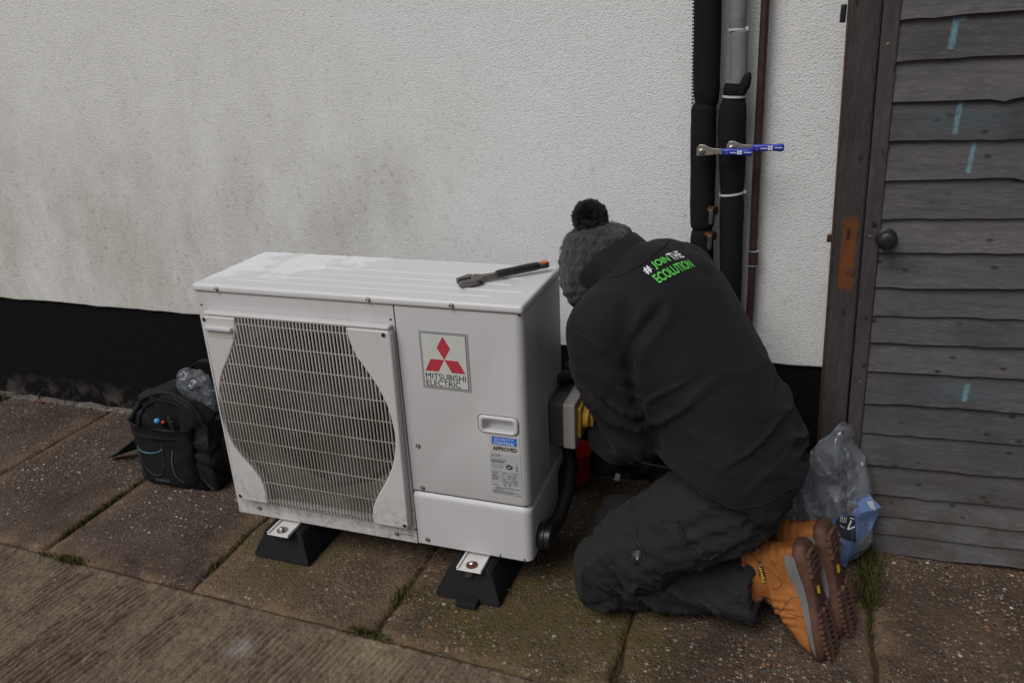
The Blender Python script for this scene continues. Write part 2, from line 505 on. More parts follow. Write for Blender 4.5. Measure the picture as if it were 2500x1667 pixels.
    bx = m.math('ABSOLUTE', m.math('SUBTRACT', m.math('MULTIPLY_ADD', m.sep()[2], .038, m.sep()[0]), 1.7165))
    bz = m.math('ABSOLUTE', m.math('SUBTRACT', m.sep()[2], .884))
    wob = m.math('MULTIPLY', m.math('SUBTRACT', m.noise(40, 3), .5), .016)
    patch = m.math('MULTIPLY', m.ramp(m.math('MULTIPLY', m.math('ADD', bx, wob), 20), [(.28, 1.0), (.42, 0.0)]), m.ramp(m.math('MULTIPLY', m.math('ADD', bz, wob), 5), [(.42, 1.0), (.52, 0.0)]))
    patch = m.math('MULTIPLY', patch, m.ramp(nz, [(.25, .5), (.5, 1.0)]))
    m.color(m.mix(patch, c, m.mix(nz, (.085, .028, .010), (.22, .078, .024))))
    MAT['post'] = m.m
    MAT['raw_wood'] = plain('raw_wood_edge', (.075, .032, .018), .8, var=.4, scale=60, bump=.3)

    # painted sheet steel of the unit
    def paint(name, c, streak=0.0, residue=False, foot=False):
        m = N(name, .42, spec=.45)
        nz = m.noise(4, 5, .6); f = m.noise(60, 4, .7)
        cc = m.mix(nz, tuple(a * .95 for a in c), tuple(min(1, a * 1.03) for a in c))
        if streak:
            st = m.ramp(m.noise(8, 5, .65, m.map((1, 1, .25))), [(.5, 0.0), (.8, 1.0)])
            cc = m.mix(m.math('MULTIPLY', st, streak), cc, (.38, .35, .29))
            cc = m.mix(m.math('MULTIPLY', m.ramp(f, [(.62, 0.0), (.72, 1.0)]), streak * .8), cc, (.30, .27, .2))
        if foot:
            zz = m.sep()[2]
            al = m.math('MULTIPLY', m.ramp(zz, [(.11, .9), (.20, .75), (.29, 0.0)]), m.ramp(m.noise(38, 5, .75), [(.47, 0.0), (.66, 1.0)]))
            cc = m.mix(m.math('MULTIPLY', al, .75), cc, (.20, .19, .13))
        if residue:
            rs = m.math('ADD', m.spot((.14, .30, .85), .26, sc=(.8, 1, 0)), m.math('ADD', m.spot((.38, .33, .85), .16, sc=(.8, 1.4, 0)), m.spot((.10, .16, .85), .2, sc=(1, 1, 0))))
            rm = m.math('MULTIPLY', rs, m.ramp(m.noise(11, 6, .72), [(.44, 0.0), (.6, 2.2)]), clamp=True)
            cc = m.mix(m.math('MULTIPLY', m.ramp(rm, [(.25, 0.0), (.7, 1.0)]), .6), cc, (.88, .88, .93))
            m.rough(m.math('MULTIPLY_ADD', rm, .35, .36))
        m.color(cc); m.bump(m.noise(300, 2), .04, .001)
        return m.m
    MAT['paint'] = paint('painted_steel', (.63, .625, .635), .10)
    MAT['paint_lid'] = paint('painted_steel_lid', (.70, .70, .705), .05, True)
    MAT['paint_fan'] = paint('painted_steel_fan_panel', (.61, .60, .605), .3, False, True)
    MAT['plastic_cover'] = paint('grille_plastic', (.63, .615, .615), .22, False, True)
    m = N('grille_slat_plastic', .5)
    nz = m.noise(7, 5, .65); zz = m.sep()[2]
    soil = m.math('MULTIPLY', m.ramp(nz, [(.35, .15), (.65, 1.0)]), m.ramp(m.math('SUBTRACT', zz, .11), [(.0, 1.0), (.45, .75), (.66, .2)]))
    m.color(m.mix(m.math('MULTIPLY', soil, .7), (.60, .565, .53), (.27, .235, .175)))
    MAT['slat'] = m.m
    MAT['cavity'] = plain('fan_cavity_dusty', (.030, .024, .019), .85, var=.5, scale=12)
    MAT['shroud'] = plain('fan_shroud_dusty', (.17, .150, .125), .8, var=.5, scale=9)
    MAT['fan'] = plain('fan_plastic', (.045, .042, .04), .6, var=.3, scale=10)
    MAT['gap'] = plain('dark_gap', (.012, .011, .011), .8)
    MAT['screw'] = plain('zinc_screw', (.42, .41, .39), .35, 1.0, .2)
    MAT['rust'] = plain('rusty_washer', (.13, .045, .025), .85, 0.0, .4, 120, .4)
    MAT['steel_dark'] = plain('forged_steel', (.19, .175, .165), .42, .85, .25, 60, .1)
    MAT['rubber'] = plain('recycled_rubber', (.016, .0155, .016), .9, 0, .35, 180, .7, .25)
    MAT['bracket'] = plain('white_bracket', (.72, .70, .69), .5, 0, .06, 30)
    MAT['black_plastic'] = plain('black_plastic', (.014, .014, .016), .38, 0, .2, 50)
    MAT['hose_black'] = plain('black_hose', (.007, .0068, .007), .7, 0, .25, 60, 0.0, .2)
    MAT['iso_dark'] = plain('isolator_dark_grey', (.055, .058, .065), .5, 0, .1, 60)
    MAT['iso_light'] = plain('isolator_light_grey', (.43, .41, .38), .45, 0, .06, 60)
    MAT['yellow'] = plain('switch_yellow', (.62, .35, .05), .4, 0, .08, 40)
    MAT['red'] = plain('red_plastic', (.36, .012, .008), .45, 0, .12, 20)
    MAT['badge_back'] = plain('badge_cream', (.62, .63, .59), .4, 0, .03, 20)
    MAT['badge_frame'] = plain('badge_silver', (.42, .43, .47), .35, .3, .04, 20)
    MAT['logo_red'] = plain('logo_red', (.50, .04, .07), .45, 0, .04)
    MAT['ink'] = plain('ink_black', (.02, .02, .022), .5)
    MAT['ink_grey'] = plain('ink_grey', (.10, .10, .11), .5)
    MAT['label_silver'] = plain('label_silver', (.50, .53, .56), .4, .1, .05, 30)
    MAT['label_cream'] = plain('label_cream', (.56, .54, .50), .5, 0, .04, 30)
    MAT['label_blue'] = plain('label_blue', (.04, .16, .62), .45, 0, .05)
    MAT['label_pale'] = plain('label_pale_lettering', (.62, .74, .95), .5)
    MAT['white_print'] = plain('white_print', (.82, .82, .88), .5, 0, .03)
    MAT['green_print'] = plain('green_print', (.13, .62, .10), .5, 0, .05)

    # cloth
    def cloth(name, c, rough, weave, wscale, spec=.2, wear=0.0, sheen=.0):
        m = N(name, rough, spec=spec)
        nz = m.noise(6, 5, .6); f = m.noise(wscale, 2, .6)
        cc = m.mix(nz, tuple(a * .8 for a in c), tuple(a * 1.2 for a in c))
        cc = m.mix(m.math('MULTIPLY', f, .4), cc, tuple(a * 1.5 for a in c))
        if wear:
            cc = m.mix(m.math('MULTIPLY', m.ramp(m.noise(14, 5, .65), [(.5, 0.0), (.72, 1.0)]), wear), cc, tuple(a * 1.9 for a in c))
        m.color(cc)
        b = m.bump(m.noise(26, 4, .55, m.map((1, 1, 1.6))), .25, .006)
        m.bump(f, weave, .0015, b)
        m.b.inputs['Sheen Weight'].default_value = sheen
        m.b.inputs['Sheen Roughness'].default_value = .6
        return m.m
    MAT['jacket'] = cloth('softshell_fabric', (.0092, .0080, .0100), .8, .2, 700, .22, 0, .04)
    MAT['seam'] = plain('seam_black', (.010, .009, .011), .8)
    MAT['trouser'] = cloth('work_trouser_canvas', (.020, .019, .020), .88, .35, 600, .18, .3, .03)
    MAT['stitch'] = plain('trouser_stitching', (.026, .025, .026), .8)
    MAT['trouser_pad'] = cloth('knee_pad_cordura', (.013, .0125, .014), .75, .5, 500, .25, .15)
    MAT['sock'] = cloth('dark_sock', (.012, .013, .018), .95, .3, 300)
    MAT['glove'] = cloth('grey_knit_glove', (.035, .034, .036), .95, .5, 350)
    m = N('nubuck_leather', .72, spec=.25)
    nz = m.noise(16, 5, .65); f = m.noise(220, 3)
    c = m.mix(m.ramp(nz, [(.3, 0.0), (.7, 1.0)]), (.27, .092, .022), (.46, .170, .044))
    c = m.mix(m.ramp(m.noise(38, 5, .75), [(.52, 0.0), (.70, .75)]), c, (.14, .055, .02))
    c = m.mix(m.ramp(m.noise(70, 4, .7), [(.62, 0.0), (.74, .5)]), c, (.50, .30, .14))
    m.color(c); m.bump(f, .2, .001)
    MAT['leather'] = m.m
    MAT['leather_seam'] = plain('leather_seam', (.20, .075, .02), .8, 0, .2, 60)
    MAT['sole'] = plain('brown_rubber_sole', (.098, .042, .027), .7, 0, .3, 45, .3)
    MAT['sole_dirty'] = plain('brown_rubber_tread', (.12, .058, .042), .85, 0, .4, 30, .4)
    MAT['midsole'] = plain('grey_midsole', (.17, .165, .165), .6, 0, .15, 40)
    MAT['gold'] = plain('yellow_lettering', (.70, .42, .03), .5)
    m = N('wool_knit', .95, spec=.1)
    f = m.noise(170, 4, .75); big = m.noise(22, 4)
    c = m.mix(f, (.016, .016, .018), (.085, .085, .09))
    m.color(m.mix(m.ramp(big, [(.35, .0), (.65, .5)]), c, (.022, .022, .025)))
    m.b.inputs['Sheen Weight'].default_value = .25
    m.bump(f, .9, .004)
    MAT['knit'] = m.m
    MAT['pom'] = plain('pompom_yarn', (.050, .056, .057), .95, 0, .6, 90)
    MAT['skin'] = plain('skin', (.42, .24, .17), .55, 0, .1, 30)
    MAT['hair'] = plain('brown_hair', (.05, .03, .02), .7, 0, .3, 80)

    MAT['insul'] = cloth('black_foam_insulation', (.011, .011, .0115), .9, .4, 260, .15)
    MAT['insul_grey'] = plain('grey_foam_insulation', (.20, .205, .225), .75, 0, .08, 70, .2)
    MAT['tie'] = plain('cable_tie_white', (.55, .58, .62), .4)
    MAT['brown_pipe'] = plain('brown_painted_pipe', (.045, .022, .018), .5, 0, .35, 30, .1)
    MAT['brass'] = plain('brass', (.16, .085, .035), .45, .85, .2)
    MAT['lever_blue'] = plain('lever_blue', (.016, .032, .40), .38, 0, .08)
    MAT['zinc'] = plain('zinc_plate', (.50, .48, .44), .35, .9, .15, 80)

    MAT['pack'] = cloth('backpack_nylon', (.0085, .0085, .0095), .7, .3, 500, .3)
    MAT['pack_dark'] = plain('backpack_inside', (.005, .005, .006), .9)
    MAT['piping_teal'] = plain('teal_piping', (.05, .19, .22), .5)
    MAT['piping_grey'] = plain('grey_piping', (.06, .06, .065), .5)
    MAT['zip'] = plain('zip_teeth', (.25, .26, .28), .4, .5)
    MAT['blue_tip'] = plain('blue_tool_tip', (.10, .38, .85), .35)
    MAT['red_tip'] = plain('red_tool_tip', (.55, .06, .04), .35)
    MAT['orange'] = plain('orange_cap', (.75, .13, .03), .35)

    def film(name, tint, opac, crinkle, rough=.14):
        m = N(name, rough)
        t = m.t; t.nodes.remove(m.b)
        out = t.nodes['Material Output']
        tr = m.n('BsdfTransparent'); gl = m.n('BsdfGlossy'); df = m.n('BsdfDiffuse'); tl = m.n('BsdfTranslucent')
        tr.inputs[0].default_value = (.95, .96, .98, 1); gl.inputs['Roughness'].default_value = rough
        df.inputs[0].default_value = (*tint, 1); tl.inputs[0].default_value = (*tint, 1)
        nz = m.noise(crinkle, 5, .65); rd = m.voro(crinkle * .7, feature='DISTANCE_TO_EDGE').outputs[0]
        bp = m.n('Bump'); m.put(bp.inputs['Height'], m.math('ADD', nz, m.ramp(rd, [(0, 1.0), (.08, 0.0)]))); bp.inputs['Strength'].default_value = .45; bp.inputs['Distance'].default_value = .006
        for n_ in (gl, df): t.links.new(bp.outputs[0], n_.inputs['Normal'])
        d2 = m.n('MixShader'); d2.inputs[0].default_value = .4; t.links.new(df.outputs[0], d2.inputs[1]); t.links.new(tl.outputs[0], d2.inputs[2])
        a = m.n('MixShader'); m.put(a.inputs[0], m.math('MULTIPLY', m.ramp(nz, [(.35, .55), (.7, 1.4)]), opac, clamp=True))
        t.links.new(tr.outputs[0], a.inputs[1]); t.links.new(d2.outputs[0], a.inputs[2])
        fr = m.n('LayerWeight'); fr.inputs[0].default_value = .35; t.links.new(bp.outputs[0], fr.inputs['Normal'])
        b = m.n('MixShader'); m.put(b.inputs[0], m.math('MULTIPLY_ADD', fr.outputs['Fresnel'], .55, .05, clamp=True))
        t.links.new(a.outputs[0], b.inputs[1]); t.links.new(gl.outputs[0], b.inputs[2])
        t.links.new(b.outputs[0], out.inputs['Surface'])
        return m.m
    MAT['film'] = film('clear_plastic_film', (.58, .63, .70), .34, 13, .18)
    MAT['film_small'] = film('clear_plastic_bag', (.5, .55, .6), .26, 34, .14)
    m = N('blue_packet_film', .3)
    m.color(m.mix(m.noise(14, 4), (.09, .16, .34), (.19, .28, .52))); m.bump(m.noise(30, 4), .4, .004)
    MAT['packet'] = m.m
    MAT['packet_dark'] = plain('packet_print_panel', (.035, .04, .055), .4, 0, .1)

    m = N('grass_blades', .7, spec=.2)
    oi = m.n('NewGeometry')
    m.color(m.mix(oi.outputs['Random Per Island'], (.024, .034, .007), (.095, .095, .026)))
    MAT['grass'] = m.m
    m = N('dry_straw', .8, spec=.2)
    oi = m.n('NewGeometry')
    m.color(m.mix(oi.outputs['Random Per Island'], (.06, .042, .028), (.24, .18, .13)))
    MAT['straw'] = m.m
    m = N('moss', .95, spec=.1)
    m.color(m.mix(m.noise(200, 3), (.015, .022, .004), (.06, .065, .014))); m.bump(m.noise(300, 3), .8, .003)
    MAT['moss'] = m.m
    MAT['crumb'] = plain('mortar_crumbs', (.13, .11, .095), .9, 0, .5, 60, .3)
    MAT['scrap'] = plain('white_scrap', (.62, .68, .70), .5)
mk_materials()

# ================================================================== SETTING
def edge_y(x):                      # line where the slabs end and the concrete begins
    return -.238 - .034 * x

def build_ground():
    mb = MB(); mb.add([(-30, -30, -.03), (30, -30, -.03), (30, 30, -.03), (-30, 30, -.03)], [(0, 1, 2, 3)])
    g = mb.build('ground', MAT['soil'], None)
    tag(g, kind='structure')
    pav = empty('pavement', (0, .2, 0), kind='structure')
    # slabs, each with worn edges
    xs = [-2.99, -2.39, -1.78, -1.177, -.604, -.016, .593, 1.224, 1.817, 2.43, 3.03]
    for k in range(len(xs) - 1):
        x0, x1 = xs[k] + .005, xs[k + 1] - .005
        gap = .003
        nx, ny = 40, 56
        y1 = .664
        tilt = random.uniform(-.003, .003); dz = random.uniform(-.003, .002)
        U, V = np.meshgrid(np.linspace(0, 1, nx), np.linspace(0, 1, ny))
        U = U.ravel(); V = V.ravel()
        X = x0 + (x1 - x0) * U
        Y0 = edge_y(X) + gap
        Y = Y0 + (y1 - Y0) * V
        rimx = np.minimum(U, 1 - U) * (x1 - x0); rimy = np.minimum(V * (y1 - Y0), (1 - V) * (y1 - Y0) + .05)
        rim = np.minimum(rimx, rimy)
        P = np.stack([X * 14, Y * 14, X * 0 + k], 1)
        wob = (fbm(P, 4, 3) - .5) * .016
        X = X + np.where(rimx < 1e-6, wob, 0); Y = Y + np.where(rimy < 1e-6, wob, 0)
        P2 = np.stack([X * 60, Y * 60, X * 0 + k], 1)
        Z = dz + tilt * (U - .5) + (fbm(P2, 4, 9) - .5) * .004 - np.clip(.012 - rim, 0, .012) ** 2 * 40 * (1 + fbm(P, 3, 5) * .8)
        vs = np.stack([X, Y, Z], 1).tolist()
        fs = [(j * nx + i, j * nx + i + 1, (j + 1) * nx + i + 1, (j + 1) * nx + i) for j in range(ny - 1) for i in range(nx - 1)]
        b = [i for i in range(nx)] + [j * nx + nx - 1 for j in range(1, ny)] + [(ny - 1) * nx + i for i in range(nx - 2, -1, -1)] + [j * nx for j in range(ny - 2, 0, -1)]
        n0 = len(vs)
        for i in b: vs.append([vs[i][0], vs[i][1], -.04])
        m_ = len(b)
        fs += [(b[(i + 1) % m_], b[i], n0 + i, n0 + (i + 1) % m_) for i in range(m_)]
        so = MB().add(vs, fs).build('paving_slab', MAT['slab'][(0, 0, 0, 0, 0, 1, 2, 2, 2, 2)[k]], pav, smooth=180, fix=False)
        at = so.data.attributes.new('rim', 'FLOAT', 'POINT')            # sandy mortar wear along the joints
        rv = np.zeros(len(vs)); rv[:nx * ny] = np.clip(1 - rim / .12, 0, 1)
        at.data.foreach_set('value', rv)
    # joint filling: gritty soil just under the slab faces, one strip for all joints
    nx, ny = 300, 60
    X, Y = np.meshgrid(np.linspace(-3, 3, nx), np.linspace(-.30, .67, ny)); X = X.ravel(); Y = Y.ravel()
    Z = -.013 + (fbm(np.stack([X * 40, Y * 40, X * 0], 1), 3, 21) - .5) * .010 - .03 * (Y < edge_y(X) - .012)
    fs = [(j * nx + i, j * nx + i + 1, (j + 1) * nx + i + 1, (j + 1) * nx + i) for j in range(ny - 1) for i in range(nx - 1)]
    o = MB().add(np.stack([X, Y, Z], 1).tolist(), fs).build('joint_soil', MAT['soil'], pav, smooth=180, fix=False)
    o['kind'] = 'stuff'
    # tamped concrete in front, its ridges modelled
    x_a, x_b, y_a = -1.45, 2.6, -1.05
    nx, ny = 1500, 200
    U, V = np.meshgrid(np.linspace(0, 1, nx) ** 1.25, np.linspace(0, 1, ny)); U = U.ravel(); V = V.ravel()
    X = x_a + (x_b - x_a) * U
    yt = edge_y(X) - .0005
    Y = y_a + (yt - y_a) * (V ** .8)
    rim = (yt - Y)
    wob = (fbm(np.stack([X * 16, X * 0, X * 0 + 2], 1), 4, 30) - .5) * .016
    Y = Y + np.where(rim < 1e-6, wob, 0)
    th = R(9)
    s_ = X * math.cos(th) - Y * math.sin(th); t_ = X * math.sin(th) + Y * math.cos(th)
    warp = (fbm(np.stack([s_ * 6, t_ * 2.6, s_ * 0], 1), 3, 40) - .5) * .040 + (fbm(np.stack([s_ * 45, t_ * 14, s_ * 0], 1), 2, 41) - .5) * .010
    ph = (s_ + warp) / .0185
    amp = np.clip(.85 - X * .40, .15, 1) * np.clip(fbm(np.stack([s_ * 11, t_ * 5, s_ * 0], 1), 3, 44) * 3.0 - .75, 0.05, 1)
    amp = amp * np.clip(rim / .06, .0, 1)
    ridge = np.abs(np.sin(ph * np.pi)) ** .55
    brk = fbm(np.stack([s_ * 75, t_ * 28, s_ * 0], 1), 3, 47)
    pit = np.clip(fbm(np.stack([X * 95, Y * 80, X * 0], 1), 3, 49) - .5, 0, 1)
    Z = -.013 + .0150 * amp * ridge * (0.45 + brk * .9) + (fbm(np.stack([X * 50, Y * 50, X * 0], 1), 4, 50) - .5) * .005 - .012 * pit * (1 - .5 * amp) - np.clip(.012 - rim, 0, .012) ** 2 * 40 + .004 * (1 - amp)
    vs = np.stack([X, Y, Z], 1).tolist()
    fs = [(j * nx + i, j * nx + i + 1, (j + 1) * nx + i + 1, (j + 1) * nx + i) for j in range(ny - 1) for i in range(nx - 1)]
    c = MB().add(vs, fs).build('concrete_path', MAT['concrete'], None, smooth=180, fix=False)
    tag(c, kind='structure')
    MB().add([(-12, -12, -.029), (12, -12, -.029), (12, -.3, -.029), (-12, -.3, -.029)], [(0, 1, 2, 3)]).build('concrete_yard', MAT['concrete'], None).__setitem__('kind', 'structure')
    tag(bpy.data.objects['concrete_yard'], kind='structure')
build_ground()

def build_wall():
    w = empty('house_wall', (0, .66, 0), 'long white roughcast house wall above a black plinth, stained on the left', 'wall')
    # render coat with an uneven bottom edge
    n = 260
    xs = np.linspace(-3.5, 3.6, n)
    zb = .482 + (fbm(np.stack([xs * 9, xs * 0, xs * 0], 1), 4, 60) - .5) * .012
    prof = [(.654, 0.0), (.651, .004), (.650, .03)]
    rows = []
    for y, dz in prof: rows.append([(x, y, z + dz) for x, z in zip(xs, zb)])
    rows.append([(x, .650, 3.0) for x in xs])
    rows.append([(x, .80, 3.0) for x in xs])
    rows.insert(0, [(x, .667, z + .001) for x, z in zip(xs, zb)])
    vs = [p for r in rows for p in r]
    fs = [(j * n + i, j * n + i + 1, (j + 1) * n + i + 1, (j + 1) * n + i) for j in range(len(rows) - 1) for i in range(n - 1)]
    MB().add(vs, fs).build('render_coat', MAT['wall'], w, smooth=30, fix=False)
    mb = MB(); mb.box(-3.5, 3.6, .664, .80, -.03, .55)
    mb.build('plinth', MAT['plinth'], w)
build_wall()

GATE_PIV = Vector((1.76, .47, .33)); GATE_ROT = Matrix.Rotation(R(-2.0), 3, 'Y')
def gq(p): return GATE_PIV + GATE_ROT @ (Vector(p) - GATE_PIV)

def build_gate():
    post = empty('gate_post', (1.70, .49, 0), 'dark weathered timber post with an orange bare patch, between wall and gate', 'post')
    mb = MB(); mb.box(1.667, 1.733, .455, .53, -.01, 2.0)
    mb.v = [gq(p) for p in mb.v]
    mb.build('post_timber', MAT['post'], post, bevel=.004)
    mb = MB(); mb.box(1.664, 1.6668, .462, .525, .0, 1.95); mb.v = [gq(p) for p in mb.v]
    mb.build('bare_edge', MAT['raw_wood'], post, bevel=.001)
    mb = MB(); mb.box(1.6755, 1.6825, .4535, .458, .925, .952, None); 
    mb.build('keyhole', MAT['gap'], post, bevel=.001)
    mb = MB(); mb.lathe([(.013, 0), (.011, .002), (.0, .0025)], (1.695, .4555, .838), (0, -1, 0), 16)
    mb.build('timber_plug', MAT['raw_wood'], post)
    mb = MB(); mb.box(1.609, 1.622, .50, .53, 1.437, 1.478); mb.build('hinge_bracket', MAT['black_plastic'], post, bevel=.003)
    mb = MB(); mb.box(1.632, 1.648, .49, .50, .905, .925); mb.build('striker', MAT['brass'], post, bevel=.001)

    g = empty('garden_gate', (2.0, .47, 0), 'grey weathered timber gate of overlapping horizontal boards with a round black knob', 'gate')
    mb = MB(); mb.box(1.7365, 1.773, .447, .50, .012, 2.0); mb.v = [gq(p) for p in mb.v]
    mb.build('stile', MAT['stile'], g, bevel=.003)
    for z in (.14, .55, .96, 1.37, 1.76):
        mb = MB()
        mb.lathe([(.0032, 0), (.003, .001), (0, .0015)], gq((1.754 + random.uniform(-.006, .006), .4465, z + random.uniform(-.03, .03))), (0, -1, 0), 8)
        mb.build('nail', MAT['zinc'], g)
    # feather-edge boards, thick lower edge lapping over the one below
    zl = [1.80, 1.71, 1.62, 1.53, 1.4387, 1.348, 1.255, 1.166, 1.0746, .98, .893, .804, .727, .653, .569, .476, .387, .289, .1945, .1255, .062, .004]
    painted = {1.348, 1.166, 1.0746, .476}
    nx = 60
    for k, zb in enumerate(zl):
        zt = (zl[k - 1] if k else 1.9) + .022
        xs = np.linspace(1.774, 2.62, nx)
        a = .003 + .006 * random.random()
        wave = (fbm(np.stack([xs * random.uniform(3, 5), xs * 0 + k * 3.3, xs * 0], 1), 3, 70 + k) - .5) * 2 * a
        wave += (fbm(np.stack([xs * 26, xs * 0 + k, xs * 0], 1), 3, 90) - .5) * .005
        kx = random.uniform(1.85, 2.3)
        wave -= np.exp(-((xs - kx) / .02) ** 2) * random.choice([0, 0, 0, .005])
        yb = .449 + (fbm(np.stack([xs * 3, xs * 0 + k, xs * 0], 1), 2, 95) - .5) * .006
        rows = []
        # front bottom, front top, back top, back bottom
        rows.append([gq((x, y, zb + w)) for x, y, w in zip(xs, yb, wave)])
        rows.append([gq((x, y + .001, zb + w + .004)) for x, y, w in zip(xs, yb, wave)])
        rows.append([gq((x, y + .006, zb + (zt - zb) * .5 + w * .5)) for x, y, w in zip(xs, yb, wave)])
        rows.append([gq((x, .4645, zt)) for x in xs])
        rows.append([gq((x, .470, zt)) for x in xs])
        rows.append([gq((x, .468, zb + w)) for x, w in zip(xs, wave)])
        n = nx; m = len(rows)
        vs = [p for r in rows for p in r]
        fs = [(j * n + i, j * n + i + 1, ((j + 1) % m) * n + i + 1, ((j + 1) % m) * n + i) for j in range(m) for i in range(n - 1)]
        fs += [tuple(j * n for j in range(m)), tuple(j * n + n - 1 for j in range(m - 1, -1, -1))]
        MB().add(vs, fs).build('board', MAT['board_paint'] if zb in painted else MAT['board'], g, smooth=30)
    mb = MB(); mb.box(2.45, 2.55, .472, .50, .02, 1.95); mb.v = [gq(p) for p in mb.v]
    mb.build('stile', MAT['stile'], g, bevel=.003)
    kb = MB(); kb.lathe([(.025, 0), (.025, .003), (.022, .005), (.011, .007), (.0095, .020), (.017, .025), (.022, .031), (.0228, .037), (.021, .0395), (.0205, .0388), (.0145, .0425), (.006, .044), (0, .0442)], (1.766, .444, .934), (0, -1, 0), 32)
    kb.build('door_knob', MAT['black_plastic'], g, smooth=40)
    mb = MB(); mb.lathe([(.006, 0), (.006, .003), (0, .004)], (1.735, .446, .968), (0, -1, 0), 10); mb.build('screw_head', MAT['gap'], g)
build_gate()

# ================================================================== HEAT PUMP UNIT
UZ = .11                                  # height of the unit's base
LEFT_C = crom([(.136, .068), (.131, .131), (.109, .174), (.076, .214), (.050, .258), (.037, .313), (.034, .36), (.036, .40), (.045, .445), (.064, .490), (.094, .537), (.121, .585), (.134, .622), (.137, .656)], 4)
RIGHT_C = crom([(.487, .062), (.491, .108), (.511, .155), (.552, .224), (.576, .283), (.586, .335), (.586, .380), (.576, .439), (.555, .492), (.528, .538), (.500, .581), (.486, .622), (.482, .656)], 4)

def build_unit():
    u = empty('heat_pump_unit', (.475, .165, 0), 'white outdoor heat pump unit with a large slatted fan grille on black rubber feet', 'heat pump')
    Z = lambda z: z + UZ
    # --- right hand service panel with the finger recess
    def outline(x0, inset, r=.022, xr=.95, yb=.33):
        pts = [(x0, inset)]
        for k in range(9):
            a = R(-90 + 90 * k / 8)
            pts.append((xr - r + (r - inset) * math.cos(a), r + (r - inset) * math.sin(a)))
        pts += [(xr - inset, yb), (x0, yb)]
        return pts
    def shell(levels, x0):
        return [[(x, y, Z(z)) for x, y in outline(x0, ins)] for z, ins in levels]
    mb = MB(); mb.rings(shell([(.1775, .0035), (.179, .001), (.1815, 0), (.716, 0)], .6115))
    base = mb.build('tmp_panel', None)
    cut = MB(); cut.prism(rrect(.831, .916, Z(.394), Z(.428), .009), -.02, .026, fxz(0))
    cv = cut.build('tmp_cut', None, bevel=.006, seg=3)
    bo = base.modifiers.new('b', 'BOOLEAN'); bo.operation = 'DIFFERENCE'; bo.object = cv; bo.solver = 'EXACT'
    me = eval_mesh(base, 'service_panel'); drop(base); drop(cv)
    obj_from_mesh('service_panel', me, MAT['paint'], u, 32)
    mb = MB(); mb.rings(shell([(.0, .003), (.003, .0), (.150, -.0022), (.160, -.0022), (.164, -.001), (.1715, .0065)], .6115))
    low = mb.build('lower_panel', MAT['paint'], u, smooth=40)
    mb = MB(); mb.box(.6125, .938, .008, .32, Z(.16), Z(.19)); mb.build('panel_gap', MAT['gap'], u)
    mb = MB(); mb.box(.6075, .6118, .006, .3, Z(.004), Z(.714)); mb.build('panel_gap', MAT['gap'], u)
    # raised rim round the finger recess
    o_, i_ = rrect(.820, .928, Z(.3885), Z(.4375), .013), rrect(.8315, .9155, Z(.3945), Z(.4275), .0085)
    n = len(o_)
    prof = [(0, .0), (0.12, -.004), (.5, -.0052), (.88, -.004), (1, .004)]
    rg = [[(a[0] + (b[0] - a[0]) * t, d, a[1] + (b[1] - a[1]) * t) for a, b in zip(o_, i_)] for t, d in prof]
    mb = MB(); mb.rings(rg, cap=False); mb.build('recess_rim', MAT['plastic_cover'], u, smooth=60)
    o2 = rrect(.8182, .9298, Z(.3867), Z(.4393), .0146)
    MB().rings([[(a, -.0006, b) for a, b in o2], [(a, -.0006, b) for a, b in o_]], cap=False).build('recess_shadow_gap', MAT['gap'], u, smooth=None)
    # --- lid
    mb = MB(); mb.box(-.004, .954, -.006, .334, Z(.7175), Z(.740)); lid = mb.build('lid', MAT['paint_lid'], u, bevel=.0085, seg=4)
    for y0, a, b in ((.052, .07, .865), (.098, .19, .93), (.150, .28, .88), (.205, .25, .90)):
        mb = MB()
        m_ = 7
        rg = []
        for x, s_ in ((a, .02), (a + .012, 1), (b - .012, 1), (b, .02)):
            rg.append([(x, y0 - .008 + .016 * k / (m_ - 1), Z(.7398) + .0024 * s_ * math.sin(math.pi * k / (m_ - 1))) for k in range(m_)])
        for j in range(3):
            mb.add(rg[j] + rg[j + 1], [(k, m_ + k, m_ + k + 1, k + 1) for k in range(m_ - 1)])
        mb.build('lid_rib', MAT['paint_lid'], lid, smooth=60)
    mb = MB(); mb.box(.003, .944, .003, .326, Z(.712), Z(.719)); mb.build('lid_gap', MAT['gap'], u)
    def screw(x, y, z, ax, r=.0058, mat='screw', par=u):
        mb = MB(); mb.lathe([(r * 1.25, 0), (r * 1.25, .0012), (r, .0014), (r * .95, .0035), (r * .6, .0045), (r * .35, .0034), (0, .0032)], (x, y, z), ax, 14)
        return mb.build('screw', MAT[mat], par, smooth=40)
    for x in (.079, .543, .772): screw(x, -.0058, Z(.7285), (0, -1, 0), par=lid)
    for x, z in ((.640, .320), (.641, .189)): screw(x, 0, Z(z), (0, -1, 0))
    screw(.641, -.001, Z(.020), (0, -1, 0)); screw(.544, 0, Z(.0205), (0, -1, 0)); screw(.079, 0, Z(.026), (0, -1, 0))
    for x, z in ((.013, .677), (.5975, .678), (.606, .046)):
        mb = MB(); mb.lathe([(.0032, 0), (.0032, .0006), (0, .0007)], (x, 0.0, Z(z)), (0, -1, 0), 12); mb.build('screw_hole', MAT['gap'], u)
    # --- fan side: plates, cavity, fan
    mb = MB()
    mb.box(0.0, .6075, 0, .010, Z(.0), Z(.067)); mb.box(0.0, .6075, 0, .010, Z(.655), Z(.716))
    mb.box(0.0, .028, 0.0, .010, Z(.067), Z(.655)); mb.box(.595, .6075, 0, .010, Z(.067), Z(.655))
    mb.build('fan_panel', MAT['paint_fan'], u, smooth=None)
    mb = MB()
